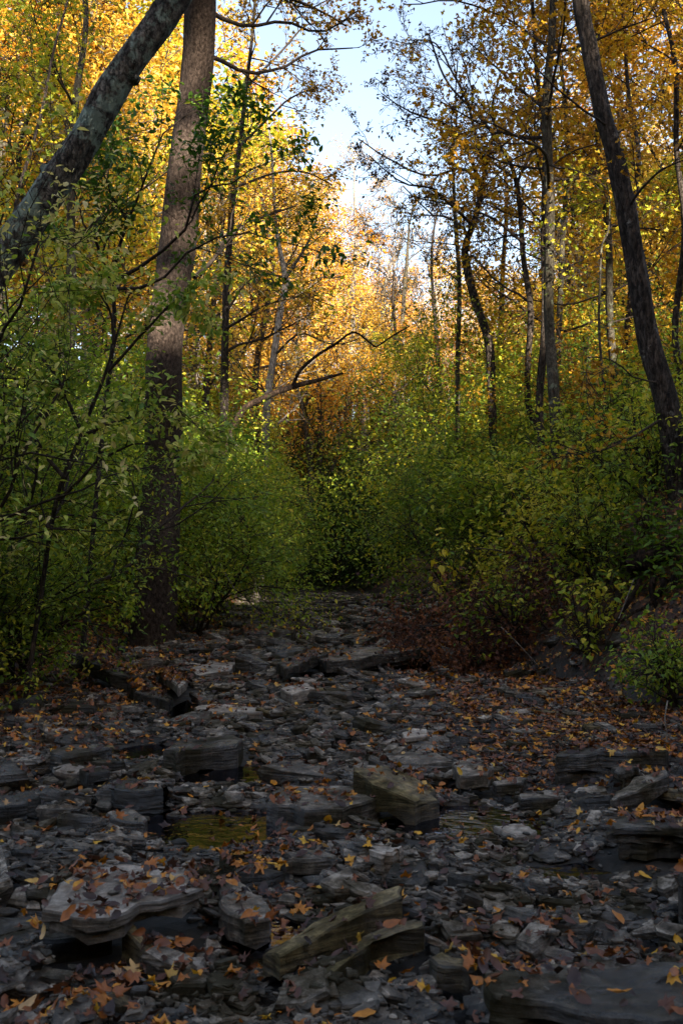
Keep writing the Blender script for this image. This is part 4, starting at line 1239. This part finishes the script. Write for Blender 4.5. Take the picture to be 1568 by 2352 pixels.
# understory tree whose green sprays hang across the tall trunk
make_tree("understory_tree", "green leaved understory tree with sprays hanging across the tall trunk",
          [(205, 1330, 12), (235, 1000, 11), (262, 760, 10), (258, 640, 9)], 9.0, 'dark_bark', 65,
          limbs=[[(258, 650, 10), (235, 570, 7, -.2), (205, 520, 5, -.3), (180, 430, 3, -.4)], [(262, 645, 10), (340, 600, 8, -.3), (420, 545, 7, -.5), (455, 440, 5, -.6), (520, 430, 3.5, -.6), (590, 400, 2.5, -.8)],
                 [(262, 660, 9), (360, 640, 7, -.2), (440, 560, 5, -.4), (560, 525, 4, -.5), (640, 540, 3, -.6), (735, 560, 2.5, -.7)], [(258, 640, 9), (300, 520, 7, -.2), (345, 420, 5, -.4), (395, 300, 4, -.5), (480, 235, 2.5, -.6)],
                 [(440, 500, 5, -.5), (480, 420, 4, -.6), (520, 350, 3, -.7), (560, 290, 2.5, -.8)], [(300, 520, 6, -.2), (250, 420, 4, -.4), (270, 330, 3, -.5)]],
          auto_cfg=Cfg(maxlev=2, kids=[7, 5, 4], seg=0.18, wander=0.16, rmin=0.0025, up=[0, -0.01, -0.03], flat=0.35), top=0,
          fol=dict(mat='darkgreen', n=3000, size=0.062, tmpl=OV, jit=0.06, droop=0.3, tone=(0.55, 0.22), updev=.4), amt=.05)

# hedge shrubs along both banks: a few kinds, copied
H1 = make_shrub("hedge_shrub", "dense dark green shrub just right of the tall trunk's foot", (-1.95, 13.6, zl(-1.95, 13.6)), 71, 2.6, 1.5, 15000, 0.062, 'green', None, 12, jit=0.14, tone=(0.42, 0.2))
H2 = make_shrub("hedge_shrub", "dense green shrub bulging over the creek left of its far end", (-2.6, 17.0, zl(-2.6, 17.0)), 72, 2.8, 1.7, 17000, 0.066, 'green', None, 13, jit=0.16, tone=(0.48, 0.2))
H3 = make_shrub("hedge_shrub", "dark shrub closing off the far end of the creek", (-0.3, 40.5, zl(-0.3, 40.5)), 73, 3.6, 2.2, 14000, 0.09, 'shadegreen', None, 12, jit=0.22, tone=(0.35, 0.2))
H4 = make_shrub("hedge_shrub", "yellow green shrub on the right bank above the brown leaves", (1.6, 13.5, zl(1.6, 13.5)), 74, 1.7, 1.2, 10000, 0.06, 'yellowgreen', None, 11, jit=0.12, tone=(0.2, 0.2))
r = rs(81)
GH = "shrubs in the hedge along the left bank"
LBL = "dense green shrub in the hedge on the left bank beyond the tall trunk"
for (x_, y_, s_, p_) in [(-3.0, 14.8, 1.0, H1), (-2.9, 16.0, 1.1, H2), (-2.9, 19.5, 1.05, H2), (-3.6, 18.5, 1.25, H1), (-3.1, 22.5, 1.1, H1), (-3.5, 25, 1.25, H2), (-3.2, 28.5, 1.2, H1), (-3.5, 32.5, 1.3, H2), (-3.1, 36.5, 1.35, H2), (-3.3, 41, 1.35, H1), (-4.6, 15.5, 1.3, H2), (-5.0, 20, 1.4, H1), (-4.8, 24, 1.45, H2), (-4.3, 11.5, 1.15, H1), (-5.4, 13.2, 1.3, H2), (-3.6, 10.2, 0.85, H1), (-5.5, 29, 1.5, H1)]:
    if y_ > 15.5 and x_ > -4:
        x_ -= 0.4; s_ *= 0.88
    copy_thing(p_, (x_, y_, zl(x_, y_)), r.uniform(0, 6.28), s_ * r.uniform(.92, 1.08), LBL, GH)
GR = "shrubs along the right bank"
for (x_, y_, s_, p_, lb) in [(2.7, 16, .85, H2, 0), (2.8, 19, .88, H1, 0), (3.5, 22.5, .92, H2, 0), (3.9, 26, 1.0, H1, 0), (4.2, 30, 1.15, H2, 0), (4.3, 34.5, 1.2, H1, 0), (4.4, 39, 1.25, H2, 0), (3.4, 17.5, 1.0, H4, 1), (3.6, 21, 1.3, H4, 1), (4.2, 25, 1.7, H4, 1), (5.4, 19, 1.3, H1, 0), (6.2, 23, 1.4, H4, 1), (4.6, 15.5, 1.0, H4, 1), (6.4, 16.5, 1.2, H1, 0), (2.9, 14.6, .8, H4, 1), (4.4, 30, 1.6, H2, 0), (7.6, 20, 1.4, H4, 1), (8.6, 26, 1.6, H1, 0)]:
    copy_thing(p_, (x_, y_, zl(x_, y_)), r.uniform(0, 6.28), s_ * r.uniform(.92, 1.08), ["dense green shrub on the right bank behind the straight trunk", "yellow green shrub higher up the right bank"][lb], GR)
GE = "shrubs closing the far end of the creek"
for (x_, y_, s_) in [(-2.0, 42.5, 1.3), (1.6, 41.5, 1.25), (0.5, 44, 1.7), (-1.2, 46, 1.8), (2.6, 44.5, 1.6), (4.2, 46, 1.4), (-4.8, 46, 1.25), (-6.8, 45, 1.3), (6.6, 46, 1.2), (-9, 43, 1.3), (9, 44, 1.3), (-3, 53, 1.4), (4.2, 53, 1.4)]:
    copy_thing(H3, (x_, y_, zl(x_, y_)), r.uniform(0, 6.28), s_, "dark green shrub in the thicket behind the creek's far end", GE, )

# right bank: distinct plants and saplings
make_shrub("yellow_leaved_sapling", "sapling with big yellow leaves in the middle of the right bank", (1.32, 10.6, zl(1.32, 10.6)), 91, 1.3, 0.3, 60, 0.13, 'yellowgreen', OV, 2, jit=0.04, tone=(0.8, 0.12), cat="sapling")
make_shrub("bank_shrub", "bright green leafy shrub at the foot of the bank by the right edge", (2.38, 7.0, zl(2.38, 7.0)), 92, 0.55, 0.6, 1900, 0.047, 'green', OV, 8, jit=0.05, tone=(0.42, 0.2))
make_shrub("bank_shrub", "small green plant with upright leaves in front of the exposed roots", (2.0, 8.5, zl(2.0, 8.5)), 93, 0.75, 0.4, 420, 0.075, 'green', OV, 4, jit=0.03, tone=(0.6, 0.2))
make_shrub("bank_shrub", "pale yellow green plant above the heap of russet leaves", (1.75, 9.4, zl(1.75, 9.4)), 94, 0.7, 0.5, 700, 0.06, 'yellowgreen', OV, 6, jit=0.05, tone=(0.35, 0.2))
make_shrub("bank_shrub", "leafy plant just below the straight trunk on the right bank", (2.6, 11.6, zl(2.6, 11.6)), 95, 1.0, 0.8, 2200, 0.07, 'green', OV, 8, jit=0.07, tone=(0.7, 0.2))
make_shrub("bank_shrub", "broad leafy shrub left of the straight trunk on the right bank", (2.0, 12.6, zl(2.0, 12.6)), 96, 1.3, 1.0, 3200, 0.075, 'green', OV, 9, jit=0.08, tone=(0.55, 0.2))
make_shrub("bank_shrub", "green shrub high on the bank under the leaning trunk", (3.6, 10.6, zl(3.6, 10.6)), 97, 0.95, 0.9, 2200, 0.07, 'green', OV, 8, jit=0.07, tone=(0.6, 0.22))
make_shrub("bank_shrub", "yellowing bush behind the leaning trunk at the right edge", (4.4, 12.5, zl(4.4, 12.5)), 98, 1.9, 1.2, 3000, 0.085, 'yellowgreen', OV, 9, jit=0.09, tone=(0.55, 0.25))
make_shrub("bank_shrub", "green and yellow shrub on the slope above the rotten log", (3.0, 9.5, zl(3.0, 9.5)), 141, 0.9, 0.7, 1900, 0.06, 'green', OV, 8, jit=0.07, tone=(0.65, 0.22))
make_shrub("bank_shrub", "low yellow green plant spreading left of the rotten log", (2.35, 9.0, zl(2.35, 9.0)), 142, 0.75, 0.6, 1500, 0.055, 'yellowgreen', OV, 8, jit=0.06, tone=(0.3, 0.2))
make_shrub("bank_shrub", "leafy green shrub in the middle of the right bank beyond the russet leaves", (2.35, 10.2, zl(2.35, 10.2)), 143, 1.0, 0.8, 2200, 0.062, 'green', OV, 8, jit=0.07, tone=(0.6, 0.22))
make_shrub("bank_shrub", "tall green shrub between the leaning trunk and the straight trunk", (3.3, 11.8, zl(3.3, 11.8)), 144, 1.3, 0.9, 2800, 0.068, 'green', OV, 9, jit=0.08, tone=(0.62, 0.22))
make_shrub("bank_shrub", "small shrub against the foot of the leaning trunk at the right edge", (3.55, 8.9, zl(3.55, 8.9)), 145, 0.85, 0.6, 1500, 0.06, 'green', OV, 8, jit=0.06, tone=(0.5, 0.22))
make_shrub("amber_sapling", "sapling with amber leaves between the trunks on the right bank", (4.2, 14.6, zl(4.2, 14.6)), 99, 2.6, 1.1, 2600, 0.10, 'amber', ML, 5, jit=0.1, tone=(0.6, 0.2), cat="sapling")
make_shrub("green_sapling", "bright green sapling spreading below the crooked dark tree", (2.1, 18.0, zl(2.1, 18.0)), 100, 4.5, 2.0, 10000, 0.085, 'yellowgreen', None, 7, jit=0.16, tone=(0.35, 0.2), cat="sapling")
make_shrub("green_sapling", "yellow green sapling lit from behind right of the crooked dark tree", (4.2, 22.0, zl(4.2, 22.0)), 101, 5.4, 2.4, 11000, 0.10, 'yellowgreen', None, 7, jit=0.2, tone=(0.5, 0.2), cat="sapling")

# low leafy ground cover on both banks, plus an added unseen leaf screen
r = rs(120)
g = Geo()
n = 42000
y_ = r.uniform(6.5, 17, n) ; side = r.uniform(0, 1, n) < 0.78
e_ = r.gamma(1.8, 0.75, n)
x_ = np.where(side, np.interp(y_, *YR) + 0.15 + e_, np.interp(y_, *YL) - 0.3 - e_)
pat = W_BANK(x_ * 1.2 + 7, y_ * 1.2)
keep = (r.uniform(-0.9, 1.1, n) < pat) & ~((x_ > 0) & (e_ < 0.35) & (y_ < 12.5)) & (np.abs(x_) < 0.40 * y_ + 0.5)
x_, y_ = x_[keep], y_[keep]
hgt = r.gamma(2.0, 0.11, len(x_)).clip(0, 0.7)
pos = np.stack([x_, y_, H(x_, y_) + hgt], -1)
a_ = r.uniform(0, 6.283, len(x_))
leaves(g, tmpl_ovate(), pos, np.stack([np.cos(a_), np.sin(a_), r.normal(-0.2, .25, len(x_))], -1), np.array([0, 0, 1.]) + r.normal(0, .4, (len(x_), 3)), r.uniform(.045, .10, len(x_)), np.clip(0.5 + 0.3 * W_BANK(x_ * .7, y_ * .7 + 5) + r.normal(0, .2, len(x_)), 0, 1))
m_ = 9000  # unseen leaf ring around the camera, added to block low sky light
a_ = np.radians(r.uniform(168, 372, m_)); rad_ = r.uniform(4.2, 6.5, m_)
qx, qy = rad_ * np.cos(a_), rad_ * np.sin(a_) + 0.4
qz = H(qx, qy) + r.uniform(0, 1, m_) * (2.4 + 0.8 * np.sin(a_ * 9) + .5 * np.sin(a_ * 23))
leaves(g, tmpl_simple(), np.stack([qx, qy, qz], -1), r.normal(size=(m_, 3)), r.normal(size=(m_, 3)), 0.24, r.uniform(0, 1, m_))
o = tag(g.obj("undergrowth", M['green'], smooth=False), kind="stuff")
g2 = Geo()
ns_ = 1800
ix = r.integers(0, len(x_), ns_)
for i in ix:
    p1 = pos[i]; p0 = np.array([p1[0] + r.normal(0, .06), p1[1] + r.normal(0, .06), float(H(p1[0], p1[1])) - .02])
    tube(g2, np.array([p0, (p0 + p1) / 2 + r.normal(0, .02, 3), p1]), [.003, .0025, .0015], 3, caps=False)
tag(g2.obj("undergrowth", M['twig']), kind="stuff")

# the heap of curled russet leaves on a fallen branch at the foot of the right bank
make_shrub("dead_branch", "fallen branch thick with curled russet dead leaves at the foot of the right bank", (1.55, 10.0, zl(1.55, 10.0) - .02), 131, 1.05, 1.7, 8500, 0.062, 'russet', ML, 12, cat="dead branch", jit=0.12, tone=(0.5, 0.25), droop=0.6, updev=1.2,
           cfg=Cfg(maxlev=2, kids=[7, 5, 4], seg=0.15, wander=0.25, rmin=0.003, up=[-0.16, -0.1, -0.05], ang=(0.5, 1.3), ratio=(0.4, 0.7)))

# rotten log and bare roots on the right bank
def px_tube(g, base, marks, d, sides=9, seed=1, amt=0.12, n=24):
    q = np.array([np.append(P(m[0], m[1], d + (m[3] if len(m) > 3 else 0)) - base, m[2] * d / F_PX / 2) for m in marks])
    q = spline(q, n); tube(g, q[:, :3], q[:, 3], sides, rough=trunk_rough(seed, amt))
p = P(1510, 1300, 8.5)
root = empty("rotten_log", p, "dark rotten log with bare roots jutting from the bank at the right edge", "log")
bb = np.array(p)
g = Geo(); px_tube(g, bb, [(1440, 1304, 34, .0), (1480, 1288, 50), (1540, 1276, 54), (1640, 1262, 56, .2)], 8.5, 14, 4, 0.14, 30); g.obj("log", M['rotten'], root)
for k, mk in enumerate([[(1550, 1320, 22), (1545, 1360, 17), (1520, 1400, 13), (1490, 1450, 9)], [(1500, 1325, 16), (1495, 1360, 12), (1505, 1400, 9), (1480, 1440, 6)],
                        [(1590, 1330, 20), (1580, 1390, 15), (1560, 1440, 10)], [(1470, 1330, 12), (1450, 1370, 9), (1420, 1420, 7), (1395, 1470, 5)], [(1530, 1330, 12), (1500, 1380, 9), (1450, 1410, 7), (1410, 1440, 5)]]):
    g = Geo(); px_tube(g, bb, mk, 8.1, 7, 40 + k, 0.15, 18); g.obj("root", M['rotten'], root)

# dry twigs
def twig(marks, z_d, label, seed):
    p = P(marks[0][0], marks[0][1], z_d)
    root_ = Geo(); bb = np.array(p)
    q = np.array([np.append(P(m[0], m[1], z_d) - bb, m[2] * z_d / F_PX / 2) for m in marks]); q = spline(q, 16)
    tube(root_, q[:, :3], q[:, 3], 5, rough=trunk_rough(seed, .1))
    o = root_.obj("dead_twig", M['pale_bark'], loc=p); tag(o, label, "twig")
twig([(1325, 1722, 3), (1400, 1712, 4), (1440, 1718, 3), (1500, 1720, 2.5)], 5.6, "pale dry twig lying along the long dark ledge stone", 1)
twig([(1512, 1748, 4), (1530, 1700, 4), (1526, 1650, 3.5), (1532, 1610, 3)], 5.6, "pale forked twig standing at the right end of the ledge stone", 2)
twig([(1150, 1440, 2.5), (1200, 1490, 2.5), (1262, 1560, 2)], 9.0, "thin pale twig slanting down over the russet leaves", 3)
twig([(1420, 1420, 2.5), (1440, 1370, 2.5), (1455, 1330, 2)], 7.6, "thin pale twig rising in front of the rotten log", 4)
twig([(500, 1285, 2.5), (525, 1330, 3), (545, 1362, 2.5)], 12.5, "thin pale twig slanting in the hedge right of the tall trunk", 5)
twig([(838, 1210, 2), (860, 1260, 2.2), (872, 1300, 2)], 26, "thin pale stem leaning in the dark far end of the creek", 6)

# ------------------------------------------------------------------ the sunlit wood beyond
def far_proto(seed, h, mat, n, leaf, label, bark='slim_bark', spread=0.30, low=0.3, limbs=16, group=None):
    r = rs(seed)
    root = empty("woodland_tree", (0, 0, -500), label, "tree", group)
    n_ = 20
    t = np.linspace(0, 1, n_)
    wob = Waves(seed, 0.4, 5, 1)
    pts = np.stack([0.25 * wob(t * h), 0.25 * wob(t * h + 20), t * h], -1); pts[:, :2] -= pts[0, :2]; pts[0, 2] = -0.5
    rad = 0.16 * (1 - 0.85 * t) * h / 14 + 0.015
    g = Geo(); tube(g, pts, rad, 8, rough=trunk_rough(seed, .06)); g.obj("trunk", M[bark], root)
    paths, tips = [], []
    c = Cfg(maxlev=2, kids=[6, 5, 3], seg=0.6, wander=0.16, rmin=0.012, up=[0.08, 0.05, 0.0])
    for k in range(limbs):
        tt = low + (1 - low) * (k + r.uniform()) / limbs
        i = min(int(tt * (n_ - 1)), n_ - 2)
        az = k * 2.4 + r.uniform(-.5, .5)
        L = h * spread * (1.15 - 0.75 * tt ** 2) * r.uniform(0.7, 1.15)
        grow(r, pts[i], norm([math.cos(az), math.sin(az), r.uniform(0.3, 0.9)]), L, rad[i] * 0.45, 0, paths, tips, c)
    gb = Geo(); paths_to_geo(gb, paths, (5, 4, 3)); gb.obj("branches", M[bark], root)
    gc = Geo(); foliage(gc, r, tips, n, leaf, None, 0.22, 0.3, (0.5, 0.22), 0.7)
    gc.obj("crown", M[mat], root, smooth=False)
    return root

LG = "golden leaved tree in the sunlit wood beyond the creek"
LO = "orange leaved tree in the sunlit wood beyond the creek"
LY = "yellow green leaved tree in the sunlit wood beyond the creek"
LB = "nearly bare tree with pale limbs in the sunlit wood beyond the creek"
PR = [far_proto(201, 14, 'gold', 9500, 0.14, LG), far_proto(202, 14, 'orange', 8500, 0.15, LO, 'pale_bark'), far_proto(203, 14, 'yellowgreen', 11000, 0.14, LY),
      far_proto(204, 14, 'orange', 1500, 0.15, LB, 'pale_bark', 0.28, 0.35, 20), far_proto(205, 14, 'gold', 8500, 0.14, LG, 'pale_bark', 0.26, 0.25, 18), far_proto(206, 14, 'orange', 8000, 0.15, LO, 'slim_bark', 0.34, 0.22, 18)]
LD = "slim dark leafless tree standing in front of the sunlit golden wood"
PR.append(far_proto(207, 14, 'amber', 350, 0.10, LD, 'dark_bark', 0.17, 0.45, 10))
LABS = [LG, LO, LY, LB, LG, LO, LD]
SKY = ([-900, 0, 300, 420, 500, 560, 640, 700, 740, 790, 840, 880, 940, 1020, 1120, 1200, 1300, 1400, 1568, 2400],
       [-250, -150, -80, 60, 170, 260, 340, 390, 440, 480, 540, 570, 570, 590, 640, 640, 520, 380, 220, 50])
r = rs(301)
used = set()
spots = []
def far_tree(px, d, lower=0.0, kind=None):
    p = P(px, 1290, d); x_, y_ = p[0], p[1]
    z0 = float(H(x_, y_))
    sy_ = np.interp(px, *SKY) + lower
    ztop = P(px, sy_, d)[2]
    h = ztop - z0
    h = float(np.clip(h, 5.0, 24))
    if kind is None:
        if px < 420:
            kind = r.choice([0, 4, 2, 5, 3], p=[.36, .29, .10, .07, .18])
        elif px < 800:
            kind = r.choice([0, 4, 1, 5, 3, 2], p=[.26, .2, .13, .12, .22, .07])
        elif px < 1150:
            kind = r.choice([1, 5, 0, 3, 4], p=[.22, .16, .26, .16, .20])
        else:
            kind = r.choice([0, 4, 2, 5, 3], p=[.35, .25, .15, .17, .08])
    k = int(kind); s = h / 14
    w = s * r.uniform(0.9, 1.25)
    place = "behind the big left trunks" if px < 420 else "above the creek's far end" if px < 1080 else "behind the right bank trunks"
    lab = LABS[k].replace("beyond the creek", place).replace("in front of the sunlit golden wood", "before the golden wood " + place)
    grp = "trees of the sunlit wood beyond the creek" if kind != 6 else "slim dark trees before the sunlit wood"
    if k not in used:
        used.add(k); o = PR[k]; o.location = (x_, y_, z0); o.scale = (w, w, s); o.rotation_euler = (0, 0, r.uniform(0, 6.28)); tag(o, lab, group=grp)
    else:
        copy_thing(PR[k], (x_, y_, z0), r.uniform(0, 6.28), (w, w, s), lab, grp)
# rows from near to far; the skyline steps down towards the gap in the middle
for d in (48, 58, 70, 86, 105):
    px = -300 + r.uniform(0, 100)
    while px < 1850:
        dd = d * r.uniform(0.92, 1.1)
        far_tree(px, dd, r.uniform(0, 150) + (60 if d < 60 else 0))
        px += 2287 * 3.6 / d * r.uniform(0.75, 1.35)
for px in (430, 480, 530, 580, 630, 690, 750, 810, 870, 930, 980):
    far_tree(px + r.uniform(-20, 20), r.uniform(31, 37) if px < 600 else r.uniform(56, 62), max(0, 900 + r.uniform(-70, 50) - np.interp(px, *SKY)), 2)
for px, d, ty in [(470, 30, 330), (575, 34, 400), (742, 42, 560), (902, 44, 620), (1012, 40, 470), (1150, 33, 330), (1330, 27, 200), (1345, 34, 420), (1480, 29, 250)]:
    far_tree(px, d, ty - np.interp(px, *SKY), 6)
for px in np.arange(360, 1260, 62):       # lit understory where the wood begins
    far_tree(px + r.uniform(-25, 25), r.uniform(42, 52), max(0, 830 + r.uniform(-110, 60) - np.interp(px, *SKY)), r.choice([2, 2, 0, 4]))
for px, d, lo, k in [(-60, 27, 0, 0), (60, 31, 0, 4), (190, 29, -60, 0), (310, 33, -40, 2), (260, 25, 250, 4), (420, 36, 60, 0), (560, 38, 120, 3), (480, 33, 300, 4), (690, 40, 200, 5), (90, 24, 300, 2),
                     (1180, 30, 120, 2), (1330, 28, 0, 0), (1460, 26, -200, 4), (1560, 30, -300, 5), (1640, 24, -300, 0), (1240, 36, 80, 4), (1400, 35, -100, 0), (1080, 38, 160, 5), (1520, 22, 100, 2), (-200, 30, 0, 5)]:
    far_tree(px, d, lo, k)

# treetops on the ridge behind the camera, whose shade lies over the creek
r = rs(401)
g = Geo()
n = 46000
u = r.uniform(-110, 110, n)
crown = 5.8 + 3.0 * np.sin(u * 0.55 + 1) * np.sin(u * 0.21) + 1.6 * np.sin(u * 1.7) + 3.8 * np.exp(-((u - 1.5) / 6.0) ** 2) + 2.5 * np.exp(-((u - 14) / 3.5) ** 2)
w = 40 + r.normal(0, 2.0, n)
px_, py_ = SX * w - SY * u, SY * w + SX * u
zz = H(px_, py_) + (5 + crown) * r.uniform(0, 1, n) ** 0.6
leaves(g, tmpl_simple(), np.stack([px_, py_, zz], -1), r.normal(size=(n, 3)), r.normal(size=(n, 3)), 1.1, r.uniform(0, 1, n))
tag(g.obj("forest", M['amber'], smooth=False), kind="stuff")
print("objects", len(bpy.data.objects), "tris", sum(len(m.polygons) for m in bpy.data.meshes))
